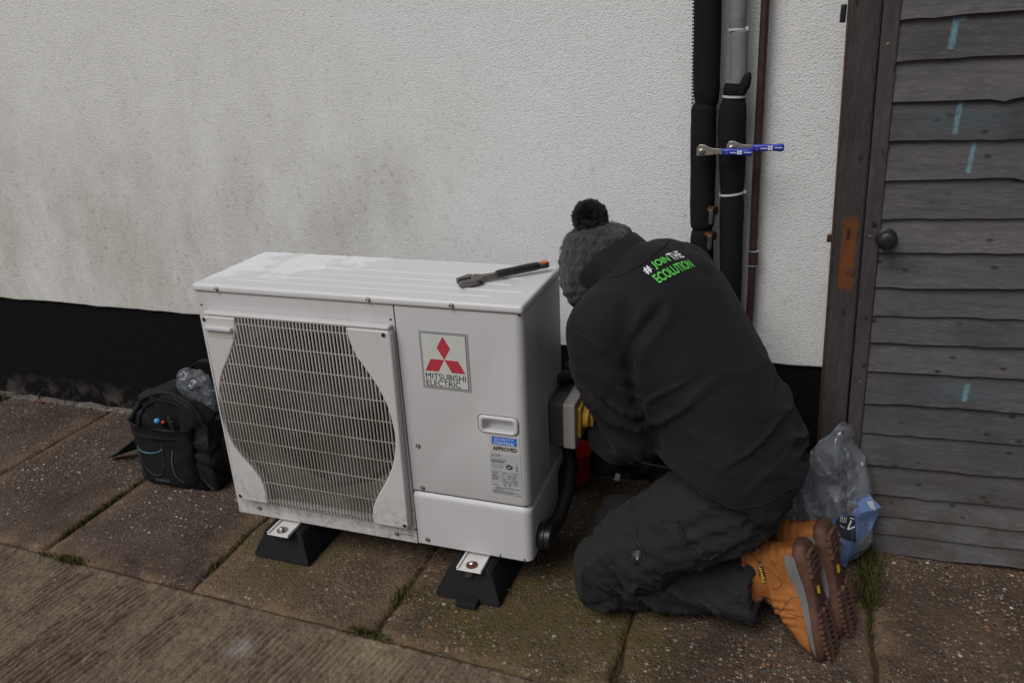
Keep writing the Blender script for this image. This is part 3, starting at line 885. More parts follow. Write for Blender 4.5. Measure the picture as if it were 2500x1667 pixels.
    mb.box(0, .004, .010, .33, Z(0), Z(.716)); mb.box(.004, .6075, .325, .33, Z(0), Z(.716)); mb.box(.004, .6075, .010, .325, Z(0), Z(.004))
    mb.build('side_casing', MAT['paint'], u, smooth=None)
    mb = MB()
    nseg = 64; cx, cz, rr = .318, .360, .272
    inn, out = [], []
    for k in range(nseg):
        a = 2 * math.pi * k / nseg; c_, s_ = math.cos(a), math.sin(a)
        inn.append((cx + rr * c_, .014, Z(cz + rr * s_)))
        t = min((.29 if c_ > 0 else .29) / max(abs(c_), 1e-6), .30 / max(abs(s_), 1e-6))
        out.append((cx + t * c_, .014, Z(cz + t * s_)))
    bell = [[(p[0] + (cx - p[0]) * 0, p[1], p[2]) for p in out], inn, [(cx + (p[0] - cx) * .965, .03, Z(cz) + (p[2] - Z(cz)) * .965) for p in inn], [(cx + (p[0] - cx) * .96, .09, Z(cz) + (p[2] - Z(cz)) * .96) for p in inn]]
    mb.rings(bell, cap=False); mb.build('fan_shroud', MAT['shroud'], u, smooth=50)
    mb = MB(); mb.box(.01, .6, .20, .21, Z(.02), Z(.70)); mb.build('heat_exchanger', MAT['cavity'], u)
    fan = MB(); fan.lathe([(.075, 0), (.072, .012), (.05, .018), (0, .02)], (cx, .075, Z(cz)), (0, -1, 0), 28)
    for b in range(3):
        a0 = 2 * math.pi * b / 3 + .5
        rg = []
        for i in range(9):
            r_ = .07 + (.245 - .07) * i / 8
            sp = .95 - .25 * i / 8
            rg.append([(cx + r_ * math.cos(a0 + sp * (t - .5) * 1.2 + i * .05), .06 + .05 * t, Z(cz) + r_ * math.sin(a0 + sp * (t - .5) * 1.2 + i * .05)) for t in (0, .25, .5, .75, 1)])
        for i in range(8):
            fan.add(rg[i] + rg[i + 1], [(k, k + 1, 6 + k, 5 + k) for k in range(4)])
    fan.build('fan', MAT['fan'], u, smooth=50, fix=False)
    # --- grille cover: two shaped shields, top bar, slats and rods
    cov = empty('grille_cover', (.31, -.02, Z(.36))); cov.parent = u; cov.matrix_parent_inverse = u.matrix_world.inverted()
    bpy.context.view_layer.update()
    y0, y1 = -.001, -.028
    lp = [(.029, Z(.079)), (.040, Z(.067))] + [(x, Z(z)) for x, z in LEFT_C] + [(.047, Z(.656)), (.029, Z(.650))]
    rp = [(x, Z(z)) for x, z in RIGHT_C[::-1]] + [(.584, Z(.062)), (.5985, Z(.070)), (.6055, Z(.648)), (.600, Z(.656))]
    MB().prism(lp, y1, y0, fxz(0)).build('grille_shield', MAT['plastic_cover'], cov, smooth=30, bevel=.004, seg=3)
    MB().prism(rp, y1, y0, fxz(0)).build('grille_shield', MAT['plastic_cover'], cov, smooth=30, bevel=.004, seg=3)
    MB().box(.034, .603, y1 + .002, y0, Z(.6565), Z(.668)).build('grille_top_bar', MAT['plastic_cover'], cov, smooth=30, bevel=.005, seg=3)
    for x, z in ((.037, .645), (.588, .645), (.040, .080), (.588, .073)):
        mb = MB(); mb.lathe([(.0078, .0), (.0078, .0008), (.0060, .0008), (.0055, -.004), (0, -.004)], (x, y1, Z(z)), (0, -1, 0), 16)
        mb.build('fixing_hole', MAT['slat'], cov, smooth=40)
        mb = MB(); mb.lathe([(.0054, 0), (0, .0002)], (x, y1 - .0002, Z(z)), (0, -1, 0), 16); mb.build('fixing_hole_shadow', MAT['gap'], cov, smooth=None)
    # pull grip on the left shield
    mb = MB(); mb.box(.038, .126, y1 - .010, y1 + .002, Z(.617), Z(.629)); mb.build('grip_lip', MAT['plastic_cover'], cov, bevel=.003)
    mb = MB(); mb.box(.040, .122, y1 - .0009, y1 + .002, Z(.596), Z(.6165)); mb.build('grip_hollow', MAT['slat'], cov, bevel=.0005)
    def zspan(x):
        zs = np.linspace(.062, .6575, 500)
        l = np.interp(zs, LEFT_C[:, 1], LEFT_C[:, 0]); r = np.interp(zs, RIGHT_C[:, 1], RIGHT_C[:, 0])
        ok = zs[(l < x) & (x < r)]
        return (ok.min(), ok.max()) if len(ok) else None
    x = .0395
    while x < .587:
        zz = zspan(x)
        if zz and zz[1] - zz[0] > .02:
            lo, hi = zz
            if lo < .07: lo = .062
            mb = MB()
            # blade section with a rounded nose
            rg = []
            for z_, dy in ((lo - .002, .012), (lo + .006, 0), (hi - .004, 0), (hi + .001, .006)):
                rg.append([(x - .0017, -.0205 + dy * .2, Z(z_)), (x - .0021, -.0238 + dy * .4, Z(z_)), (x - .0011, -.0255 + dy * .4, Z(z_)), (x + .0011, -.0255 + dy * .4, Z(z_)), (x + .0021, -.0238 + dy * .4, Z(z_)), (x + .0017, -.0205 + dy * .2, Z(z_))])
            mb.rings(rg); mb.build('slat', MAT['slat'], cov, smooth=40)
        x += .01075
    for z in (.638, .577, .516, .454, .393, .331, .272, .208, .140, .078):
        l = np.interp(z, LEFT_C[:, 1], LEFT_C[:, 0]); r = np.interp(z, RIGHT_C[:, 1], RIGHT_C[:, 0])
        mb = MB(); mb.tube([(l + .002, -.0215, Z(z)), (r - .002, -.0215, Z(z))], .0014, 6); mb.build('cross_rod', MAT['slat'], cov)
    # --- badge
    bd = MB(); bd.prism(rrect(.673, .806, Z(.498), Z(.656), .003), -.0018, .001, fxz(0)); bd = bd.build('brand_badge', MAT['badge_frame'], u, smooth=None)
    MB().prism(rrect(.6785, .8005, Z(.5035), Z(.6505), .0015), -.0024, -.001, fxz(0)).build('badge_line', MAT['ink_grey'], bd, smooth=None)
    MB().prism(rrect(.6797, .7993, Z(.5047), Z(.6493), .001), -.0029, -.001, fxz(0)).build('badge_face', MAT['badge_back'], bd, smooth=None)
    for q in ([(.739, .582), (.7575, .613), (.739, .6445), (.7205, .613)], [(.684, .5475), (.7205, .5475), (.7385, .581), (.7015, .581)], [(.758, .5475), (.7945, .5475), (.7765, .581), (.7395, .581)]):
        MB().prism([(a, Z(b)) for a, b in q], -.0034, -.002, fxz(0)).build('diamond', MAT['logo_red'], bd, smooth=None)
    text_on('badge_lettering', 'MITSUBISHI', lambda a, b: (.684 + .1105 * a, -.0035, Z(.5255 + .0165 * b)), MAT['ink'], bd, 0.0)
    text_on('badge_lettering', 'ELECTRIC', lambda a, b: (.684 + .0945 * a, -.0035, Z(.5065 + .0165 * b)), MAT['ink'], bd, 0.0)
    # --- approval sticker and data plate
    st = MB().prism([(.847, Z(.333)), (.929, Z(.333)), (.929, Z(.3835)), (.847, Z(.3835))], -.0008, .001, fxz(0)).build('approval_sticker', MAT['label_cream'], u, smooth=None)
    MB().prism([(.8535, Z(.3555)), (.922, Z(.3555)), (.922, Z(.379)), (.8535, Z(.379))], -.0012, 0, fxz(0)).build('sticker_band', MAT['label_blue'], st, smooth=None)
    text_on('sticker_lettering', 'QUALITY', lambda a, b: (.8615 + .053 * a, -.0019, Z(.3678 + .0092 * b)), MAT['label_pale'], st, 0.0, .12)
    text_on('sticker_lettering', 'CONTROL', lambda a, b: (.8585 + .057 * a, -.0019, Z(.3575 + .0085 * b)), MAT['label_pale'], st, .02, .12)
    text_on('sticker_lettering', 'APPROVED', lambda a, b: (.8555 + .066 * a, -.0016, Z(.339 + .0120 * b)), MAT['ink'], st, .028)
    dp = MB().prism([(.845, Z(.207)), (.930, Z(.207)), (.930, Z(.3315)), (.845, Z(.3315))], -.0010, .001, fxz(0)).build('data_plate', MAT['label_silver'], u, smooth=None)
    Y = -.0014
    lines = MB()
    def bar(x0, x1, z, h=.0007): lines.flat([(x0, Z(z - h)), (x1, Z(z - h)), (x1, Z(z + h)), (x0, Z(z + h))], lambda a, b: (a, Y, b))
    for z in (.2765, .268, .262, .256, .250, .243): bar(.848, .927, z, .0003)
    for q in (.878, .904): lines.flat([(q, Z(.243)), (q + .0006, Z(.243)), (q + .0006, Z(.2765)), (q, Z(.2765))], lambda a, b: (a, Y, b))
    bar(.848, .889, .3088, .0014); bar(.848, .885, .3048, .0009); bar(.848, .892, .3022, .0003); bar(.9155, .9225, .2925, .0012); bar(.9155, .9225, .2885, .0006); bar(.9165, .9215, .2845, .0016)
    rnd = random.Random(3)
    for z in (.2725, .265, .259, .253, .2465, .239, .235):
        for x0, w in ((.849, .022), (.880, .012), (.894, .008), (.907, .014)):
            if rnd.random() < .8: bar(x0, x0 + w * rnd.uniform(.5, 1), z, .0011)
    bar(.856, .924, .2275, .0010); bar(.856, .876, .2235, .0009); bar(.848, .926, .2145, .0007); bar(.848, .905, .2115, .0007); bar(.912, .928, .2085, .0008)
    lines.build('data_lines', MAT['ink_grey'], dp, smooth=None, fix=False)
    dx, dz, k_ = .854, .3235, .062
    lg = MB()
    for q in ([(0, 1), (18.5, 32), (0, 63.5), (-18.5, 32)], [(-55, -33.5), (-18.5, -33.5), (-.5, 0), (-37.5, 0)], [(19, -33.5), (55.5, -33.5), (37.5, 0), (.5, 0)]):
        lg.flat([(dx + a * k_ / 1000, Z(dz + b * k_ / 1000)) for a, b in q], lambda a, b: (a, Y, b))
    lg.build('data_logo', MAT['ink'], dp, smooth=None, fix=False)
    text_on('data_lettering', 'MITSUBISHI\nELECTRIC', lambda a, b: (.859 + .018 * a, Y, Z(.3205 + .0065 * b)), MAT['ink'], dp, 0.0)
    text_on('data_lettering', 'Air to Water Heat Pump', lambda a, b: (.848 + .044 * a, Y, Z(.3125 + .0042 * b)), MAT['ink_grey'], dp, .0)
    text_on('data_lettering', 'MITSUBISHI ELECTRIC CORPORATION', lambda a, b: (.848 + .06 * a, Y, Z(.2172 + .0028 * b)), MAT['ink'], dp, 0.0)
    MB().flat(circle(.898, Z(.2925), .0098, 24, .0072), lambda a, b: (a, Y, b)).build('data_oval', MAT['ink'], dp, smooth=None, fix=False)
    text_on('data_lettering', 'NF', lambda a, b: (.892 + .012 * a, Y - .0004, Z(.2893 + .0062 * b)), MAT['label_silver'], dp, .03)
    text_on('data_lettering', 'CE', lambda a, b: (.9155 + .007 * a, Y, Z(.2955 + .005 * b)), MAT['ink_grey'], dp, .0)
    for cx_ in (.8565, .875):
        mb = MB(); mb.rings([[(a, Y, b) for a, b in circle(cx_, Z(.2925), .0072, 20, .0062)], [(a, Y, b) for a, b in circle(cx_, Z(.2925), .006, 20, .005)]], cap=False)
        mb.build('data_symbol', MAT['ink_grey'], dp, smooth=None, fix=False)
        MB().flat([(cx_ - .003, Z(.291)), (cx_ + .0004, Z(.2895)), (cx_ + .0035, Z(.2955)), (cx_, Z(.2915))], lambda a, b: (a, Y, b)).build('data_symbol', MAT['ink_grey'], dp, smooth=None, fix=False)
    MB().prism([(.552, Z(.0215)), (.600, Z(.0215)), (.600, Z(.0235)), (.552, Z(.0235))], -.0006, 0.001, fxz(0)).build('print_line', MAT['ink_grey'], u, smooth=None)
    for x in (.858, .928):
        MB().prism([(x, Z(.0005)), (x + .0018, Z(.0005)), (x + .0016, Z(.011)), (x, Z(.012))], -.0040, .001, fxz(0)).build('pen_mark', MAT['ink'], u, smooth=None)
    # --- right side: seam, dark sticker, gland and hose
    MB().box(.9497, .9506, .1735, .1752, Z(.19), Z(.714)).build('side_seam', MAT['plastic_cover'], u, smooth=None)
    MB().prism([(.262, Z(.030)), (.345, Z(.025)), (.345, Z(.145)), (.262, Z(.135))], .953, .9515, lambda a, b, d: (d, a, b)).build('dark_sticker', MAT['ink'], u, smooth=None)
    mb = MB(); mb.lathe([(.034, 0), (.037, .004), (.037, .020), (.033, .022), (.033, .036), (.029, .040), (.0, .041)], (.950, .068, Z(.045)), (1, 0, 0), 26)
    gl = mb.build('hose_gland', MAT['black_plastic'], u, smooth=40)
    hp = crom([(.967, .090, .160), (.985, .135, .17), (.995, .175, .205), (1.0, .215, .245), (.995, .245, .29), (.982, .262, .34), (.965, .265, .395)], 5)
    MB().tube(hp, .0195, 14).build('drain_hose', MAT['hose_black'], gl, smooth=60)
    # --- rubber feet, brackets, bolts
    for cx_, yl, dxr, rusty in ((.172, -.060, 0, False), (.782, -.074, 0, True)):
        w0, w1 = .095, .056
        rg = []
        for y in (yl, .39):
            s_ = 0
            rg.append([(cx_ - w0, y, 0.001), (cx_ - w0 + .002, y, .018), (cx_ - w1 - .006, y + (.030 if y < 0 else -.03), .086), (cx_ - w1 + .004, y + (.034 if y < 0 else -.034), .0925), (cx_ + w1 - .004, y + (.034 if y < 0 else -.034), .0925), (cx_ + w1 + .006, y + (.030 if y < 0 else -.03), .086), (cx_ + w0 - .002, y, .018), (cx_ + w0, y, 0.001)])
        mb = MB(); mb.add(rg[0] + rg[1], [tuple(range(8)), tuple(range(15, 7, -1))] + [(i, 8 + i, 8 + (i + 1) % 8, (i + 1) % 8) for i in range(8)])
        ft = mb.build('rubber_foot', MAT['rubber'], u, smooth=25, bevel=.006, seg=3)
        mb = MB(); bx = cx_ + .005
        mb.box(bx - .036, bx + .036, -.062, .02, .0935, .0975); mb.box(bx - .036, bx - .030, -.0615, .02, .0975, .1035); mb.box(bx + .030, bx + .036, -.0615, .02, .0975, .1035)
        br = mb.build('bracket', MAT['bracket'], ft, bevel=.0015)
        MB().lathe([(.0165, 0), (.0165, .002), (.008, .0022), (0, .0022)], (bx, -.036, .0976), (0, 0, 1), 20).build('washer', MAT['rust'] if rusty else MAT['screw'], ft)
        MB().lathe([(.0085, 0), (.0085, .0065), (.006, .009), (.0, .0095)], (bx, -.036, .0996), (0, 0, 1), 6).build('bolt', MAT['screw'], ft, smooth=25)
        MB().lathe([(.0135, 0), (.0135, -.018), (0, -.019)], (bx - .004, yl + .026, .0935), (0, 0, 1), 12).build('stud_washer', MAT['screw'], ft)
    MB().box(.757, .818, -.103, -.07, 0.002, .020).build('rubber_packer', MAT['rubber'], u, bevel=.004)

    # isolator switch, screwed to the side
    s = empty('isolator_switch', (.99, .255, .36), 'grey isolator box with a yellow rotary switch on the side of the heat pump', 'switch')
    xyz = lambda d0: (lambda a, b, d: (d, a, b))
    MB().prism(rrect(.187, .330, Z(.262), Z(.394), .006), .9515, .992, lambda a, b, d: (d, a, b)).build('back_box', MAT['iso_dark'], s, bevel=.002)
    MB().prism(rrect(.184, .333, Z(.259), Z(.397), .007), .9922, 1.026, lambda a, b, d: (d, a, b)).build('front_cover', MAT['iso_light'], s, bevel=.003)
    MB().prism(rrect(.212, .305, Z(.283), Z(.373), .004), 1.0255, 1.035, lambda a, b, d: (d, a, b)).build('switch_plate', MAT['yellow'], s, bevel=.0015)
    kn = MB(); kn.lathe([(.032, 0), (.032, .006), (.029, .010), (.029, .015), (.024, .018), (0, .018)], (1.035, .258, Z(.328)), (1, 0, 0), 24)
    k = kn.build('switch_knob', MAT['yellow'], s, smooth=40)
    MB().box(1.052, 1.062, .25, .266, Z(.302), Z(.354)).build('knob_grip', MAT['yellow'], k, bevel=.003)
build_unit()

def build_wrench():
    w = empty('adjustable_wrench', (.84, .17, UZ + .742), 'steel adjustable wrench with a black grip lying on the heat pump lid', 'wrench')
    z0 = UZ + .7435
    A = Vector((.748, .118, z0)); B = Vector((.938, .283, z0 + .004))
    t = (B - A).normalized(); s = Vector((-t.y, t.x, 0)).normalized(); L = (B - A).length
    def q(u, v, h): return A + t * u + s * v + Vector((0, 0, h))
    fn = lambda u, v, d: q(u, v, d)
    # fixed jaw and shank in one outline
    head = crom([(-.012, -.031), (.016, -.034), (.040, -.030), (.055, -.016), (.075, -.0095), (.115, -.0085), (.115, .0085), (.075, .0095), (.056, .016), (.050, .024), (.040, .023), (.036, .010), (.026, -.004), (.020, -.011), (-.012, -.014)], 3)
    hd = MB().prism([tuple(p) for p in head], 0.0, .0145, fn).build('fixed_jaw', MAT['steel_dark'], w, smooth=30, bevel=.003)
    jaw = [(-.010, -.002), (.022, .001), (.034, .010), (.040, .026), (.026, .030), (.012, .022), (-.010, .012)]
    MB().prism(jaw, .002, .0155, fn).build('sliding_jaw', MAT['steel_dark'], w, smooth=30, bevel=.002)
    MB().lathe([(.0065, -.011), (.0075, -.009), (.0075, .009), (.0065, .011)], q(.041, .004, .0085), t.cross(Vector((0, 0, 1))) * 0.3 + t, 14).build('worm_screw', MAT['steel_dark'], w)
    MB().lathe([(.0042, 0), (.0042, .001), (0, .001)], q(.043, -.0297, .007), -s, 10).build('pin_hole', MAT['gap'], w)
    rg = []
    for u, w_, h0, h1 in ((.098, .0125, 0, .019), (.104, .0135, 0, .021), (.15, .0135, .001, .0225), (.19, .0145, .002, .024), (.216, .0145, .003, .024), (.220, .0125, .004, .022)):
        rg.append([q(u, w_ * math.cos(a) * (1 if abs(math.cos(a)) < .8 else .97), (h0 + h1) / 2 + (h1 - h0) / 2 * math.sin(a)) for a in [2 * math.pi * k / 16 + .2 for k in range(16)]])
    MB().rings(rg).build('grip', MAT['black_plastic'], w, smooth=50)
    end = [(.216, -.011), (.236, -.0125), (.245, -.010), (.250, 0), (.245, .010), (.236, .0125), (.216, .011)]
    MB().prism(end, .006, .020, fn).build('handle_end', MAT['steel_dark'], w, smooth=30, bevel=.002)
    MB().lathe([(.0095, 0), (.0105, .002), (.009, .0035), (.006, .0028), (0, .0028)], q(.2365, 0, .0195), (0, 0, 1), 20).build('hang_hole_insert', MAT['orange'], w)
build_wrench()

# ================================================================== PERSON
def loft(mb, keys, k=6, n=32, cap=True, grow=0.0):
    """keys: centre(3), side direction(3), half width, half depth, roundness"""
    K = crom(keys, k)
    rg = []
    for i, r in enumerate(K):
        c = Vector(r[:3])
        t = (Vector(K[min(i + 1, len(K) - 1)][:3]) - Vector(K[max(i - 1, 0)][:3])).normalized()
        s = Vector(r[3:6]); s = (s - t * s.dot(t)).normalized(); d = t.cross(s)
        a, b, e = r[6] + grow, r[7] + grow, r[8]
        ring = []
        for j in range(n):
            th = 2 * math.pi * j / n; cs, sn = math.cos(th), math.sin(th)
            ring.append(c + s * (a * math.copysign(abs(cs) ** (2 / e), cs)) + d * (b * math.copysign(abs(sn) ** (2 / e), sn)))
        rg.append(ring)
    mb.rings(rg, cap)
    return rg

def limb(mb, pts, n=24, k=6, grow=0.0, ends=(True, True)):
    """pts: x, y, z, r"""
    K = crom(pts, k)
    # round the ends
    mb.tube([p[:3] for p in K], [p[3] + grow for p in K], n)
    for p, e in zip((pts[0], pts[-1]), ends):
        if e: ball(mb, p[:3], p[3] + grow)

def ball(mb, c, r, n=16, sc=(1, 1, 1), M=None):
    rg = []
    for i in range(1, n // 2):
        ph = math.pi * i / (n // 2)
        ring = []
        for j in range(n):
            th = 2 * math.pi * j / n
            p = Vector((math.sin(ph) * math.cos(th) * sc[0], math.sin(ph) * math.sin(th) * sc[1], math.cos(ph) * sc[2])) * r
            if M is not None: p = M @ p
            ring.append(Vector(c) + p)
        rg.append(ring)
    mb.rings(rg, True)

HIPS = (-.10, -.995, 0.0)          # towards the person's left, at hip and shoulder level
SHO = (-.46, -.88, -.12)
TORSO = [   # centre, side, half width, half depth, roundness
    (1.420, .118, .408, *HIPS, .204, .176, 2.2),
    (1.434, .126, .450, *HIPS, .204, .166, 2.2),
    (1.422, .146, .525, -.16, -.985, -.02, .198, .152, 2.2),
    (1.372, .170, .620, -.25, -.96, -.05, .200, .140, 2.25),
    (1.304, .192, .712, -.36, -.93, -.08, .212, .130, 2.3),
    (1.240, .214, .792, *SHO, .214, .120, 2.3),
    (1.190, .236, .850, *SHO, .150, .100, 2.1),
    (1.140, .252, .872, *SHO, .085, .075, 2.0),
]
ARM_L = [(1.160, .110, .798, .088), (1.130, .064, .772, .090), (1.146, .050, .690, .082), (1.202, .056, .600, .072), (1.224, .078, .520, .067), (1.206, .145, .460, .060), (1.150, .220, .412, .053), (1.115, .272, .388, .045)]
ARM_R = [(1.268, .372, .835, .090), (1.275, .420, .800, .090), (1.235, .450, .710, .084), (1.180, .455, .625, .076), (1.130, .440, .565, .068), (1.060, .405, .535, .056), (1.010, .372, .527, .046)]
LEG_L = [(1.450, .065, .345, .124), (1.390, .045, .322, .124), (1.300, .030, .262, .115), (1.215, .024, .190, .102), (1.150, .026, .120, .088)]
SHIN_L = [(1.150, .028, .092, .080), (1.230, .040, .086, .076), (1.330, .055, .094, .078), (1.430, .062, .108, .082), (1.510, .063, .120, .091), (1.528, .062, .122, .092)]
LEG_R = [(1.470, .250, .330, .116), (1.400, .258, .275, .105), (1.320, .265, .200, .092), (1.250, .270, .130, .080), (1.215, .270, .090, .072)]
SHIN_R = [(1.216, .268, .082, .072), (1.290, .255, .090, .074), (1.370, .225, .112, .075), (1.450, .190, .142, .074), (1.540, .155, .178, .073), (1.590, .142, .198, .071)]
HEAD_C = Vector((1.080, .280, .842)); HEAD_UP = Vector((-.16, .06, 1)).normalized()
HEAD_F = Vector((-.86, .42, -.20)); HEAD_F = (HEAD_F - HEAD_UP * HEAD_F.dot(HEAD_UP)).normalized()
HEAD_S = HEAD_UP.cross(HEAD_F)      # the person's left

def hand(mb, wrist, dirv, palm_n, side, r=.0095):
    """palm with five separate curled fingers; side: towards the thumb"""
    wrist = Vector(wrist); d = Vector(dirv).normalized(); pn = Vector(palm_n); pn = (pn - d * pn.dot(d)).normalized(); s = Vector(side); s = (s - d * s.dot(d) - pn * s.dot(pn)).normalized()
    loft(mb, [(*(wrist - d * .02), *s, .026, .019, 2), (*(wrist + d * .02), *s, .031, .019, 2.2), (*(wrist + d * .06), *s, .041, .017, 2.4), (*(wrist + d * .095), *s, .040, .014, 2.4)], 4, 16)
    for k, (off, ln) in enumerate(((.030, .072), (.010, .080), (-.010, .075), (-.029, .060))):
        b = wrist + d * .085 + s * off
        q = b + d * ln * .42 + pn * .006; w = q + (d * .75 + pn * .7).normalized() * ln * .33; e = w + (d * .25 + pn).normalized() * ln * .27
        limb(mb, [(*b, r), (*q, r), (*w, r * .93), (*e, r * .85)], 10, 3)
    b = wrist + d * .03 + s * .026
    q = b + (d * .7 + s * .7 + pn * .25).normalized() * .035; w = q + (d * .9 + s * .2 + pn * .5).normalized() * .028
    limb(mb, [(*b, r * 1.25), (*q, r * 1.1), (*w, r * .9)], 10, 3)

def build_person():
    p = empty('person', (1.40, .12, 0), 'person in black jacket and grey woolly hat kneeling beside the heat pump, back to camera', 'person')
    # --- the body under the clothes: one continuous skin
    mb = MB()
    loft(mb, TORSO, 4, 24, grow=-.022)
    for L in (ARM_L, ARM_R, LEG_L, LEG_R): limb(mb, L, 16, 4, grow=-.018)
    for L in (SHIN_L, SHIN_R): limb(mb, [(*q[:3], min(q[3], .062)) for q in L], 16, 4, grow=-.018)
    HM = Matrix((HEAD_F, HEAD_S, HEAD_UP)).transposed()
    def hp(f, s, u): return HEAD_C + HEAD_F * f + HEAD_S * s + HEAD_UP * u
    ball(mb, hp(-.005, 0, .025), .1, 24, (.98, .78, 1.02), HM)
    ball(mb, hp(.022, 0, -.055), .075, 20, (.95, .80, 1.0), HM)
    limb(mb, [(*hp(.088, 0, .0), .012), (*hp(.106, 0, -.030), .015), (*hp(.100, 0, -.040), .013)], 12, 3)     # nose
    for s in (-1, 1):
        ball(mb, hp(.082, s * .032, .008), .014, 12, (.7, 1, .8), HM)            # brow and eye
        ball(mb, hp(-.008, s * .079, -.018), .03, 12, (.55, .3, 1), HM)          # ear
    ball(mb, hp(.088, 0, -.066), .02, 12, (.5, 1.2, .35), HM)                    # lips
    ball(mb, hp(.078, 0, -.098), .026, 12, (.9, 1.0, .8), HM)                    # chin
    limb(mb, [(*HEAD_C, .055), (1.10, .268, .830, .060), (1.155, .250, .84, .066), (1.22, .225, .80, .08)], 18, 4)
    hand(mb, ARM_L[-1][:3], (-.35, .85, -.25), (-.75, -.2, -.6), (.2, .3, .9), .0085)
    hand(mb, ARM_R[-1][:3], (-.75, -.55, -.1), (.3, -.3, -.8), (-.5, .7, .3), .0085)
    for a, b in ((SHIN_L[-2], (1.525, .066, .160)), (SHIN_R[-2], (1.575, .14, .184))):
        limb(mb, [(*a[:3], .028), (*b, .024)], 12, 3)
    me = remeshed(mb, 'body', .0055, 3, .4)
    obj_from_mesh('body', me, MAT['skin'], p, 180)
    # gloves over both hands
    for A, d, pn, s in ((ARM_L[-1][:3], (-.35, .85, -.25), (-.75, -.2, -.6), (.2, .3, .9)), (ARM_R[-1][:3], (-.75, -.55, -.1), (.3, -.3, -.8), (-.5, .7, .3))):
        mb = MB(); hand(mb, A, d, pn, s, .0118)
        limb(mb, [(*(Vector(A) - Vector(d).normalized() * .03), .039), (*(Vector(A) + Vector(d).normalized() * .02), .035)], 14, 3)
        gm = remeshed(mb, 'glove', .0045, 3, .4)
        obj_from_mesh('glove', gm, MAT['glove'], p, 180)

    # --- socks between cuff and boot
    for a, b in ((SHIN_L[-2], (1.53, .066, .162)), (SHIN_R[-2], (1.585, .14, .185))):
        mb = MB(); limb(mb, [(*a[:3], .040), (*b, .036)], 16, 4); obj_from_mesh('sock', remeshed(mb, 'sock', .006, 3, .5), MAT['sock'], p, 180)
    # --- trousers
    mb = MB()
    loft(mb, [(1.435, .135, .270, *HIPS, .15, .09, 2.1), (1.452, .138, .330, *HIPS, .190, .128, 2.2), (1.456, .140, .400, *HIPS, .196, .146, 2.2), (1.450, .150, .470, *HIPS, .186, .134, 2.2)], 4, 32)
    for L in (LEG_L, LEG_R): limb(mb, L, 24, 6)
    for L in (SHIN_L, SHIN_R): limb(mb, L, 24, 6, 0.0, (True, False))
    ball(mb, (1.150, .024, .088), .090, 18, (1, 1, .94)); ball(mb, (1.150, .292, .086), .088, 18, (1, 1, .94))
    # knee pad fronts and a loose cuff edge
    me = remeshed(mb, 'trousers', .006, 4, .5)
    def tf(co, no):
        x, y, z = co[:, 0], co[:, 1], co[:, 2]
        d = np.zeros(len(co))
        # folds that gather behind the knee and run along the thigh and the shin
        w = fbm(co * [9, 9, 9], 2, 130) * .05
        u = (x + .62 * z) + w                      # distance along the thigh
        fold = np.sin((z - .62 * x + w * 2) * 95)
        kn = np.exp(-((x - 1.24) / .10) ** 2) * np.exp(-((z - .12) / .07) ** 2)
        d += .0075 * kn * np.sin((x * .8 + z * 1.1 + w) * 150)
        sh = np.clip((.22 - z) / .08, 0, 1) * np.clip((x - 1.22) / .1, 0, 1)
        d += sh * (.012 * (fbm(co * [7, 9, 24], 3, 133) - .5) + .006 * np.sin((x * .35 + z + w * .8) * 120) * fbm(co * [6, 6, 6], 2, 131))
        th = np.clip((z - .16) / .06, 0, 1)
        d += th * (.016 * (fbm(np.stack([(x + z) * 7, y * 8, (z - x) * 16], 1), 3, 137) - .5) + .003 * np.sin((z - .5 * x + w) * 110))
        d += .008 * (fbm(co * 17, 4, 139) - .5)
        ridg = 1 - np.abs(fbm(np.stack([(x * .5 + z) * 26, y * 11, (x - z * .4) * 9], 1), 3, 141) * 2 - 1)
        d += .032 * np.clip(ridg - .76, 0, 1) - .004
        w3 = np.stack([fbm(co * 7, 2, 142), fbm(co * 7, 2, 143), fbm(co * 7, 2, 144)], 1) - .5
        q3 = co + w3 * .09
        r4 = 1 - np.abs(fbm(np.stack([(q3[:, 0] * .55 + q3[:, 2]) * 30, q3[:, 1] * 6, (q3[:, 0] - q3[:, 2]) * 5], 1), 2, 146) * 2 - 1)
        d += (.35 + .65 * kn + .5 * sh) * .018 * np.clip(r4 - .74, 0, 1) / .26
        out = no * d[:, None]
        # the cloth rests on the ground
        nz = co[:, 2] + out[:, 2]
        out[:, 2] += np.where(nz < .006, .006 - nz, 0)
        return out
    displace(me, tf)
    tr = obj_from_mesh('trousers', me, MAT['trouser'], p, 180)
    bvh_t = BVHTree.FromPolygons([v.co.copy() for v in me.vertices], [tuple(q.vertices) for q in me.polygons])

    # --- jacket
    mb = MB()
    loft(mb, TORSO, 6, 40, grow=.004)
    limb(mb, ARM_L, 28, 6); limb(mb, ARM_R, 28, 6)
    ball(mb, (1.16, .13, .81), .10, 18, (1, 1, .8)); ball(mb, (1.258, .36, .84), .10, 18, (1, 1, .8))
    ball(mb, (1.272, .295, .845), .11, 18, (1, 1, .72))
    # shoulder yoke
    limb(mb, [(1.14, .085, .785, .087), (1.18, .19, .828, .090), (1.228, .31, .855, .090), (1.265, .395, .825, .087)], 20, 4)
    me = remeshed(mb, 'jacket', .0068, 9, .5)
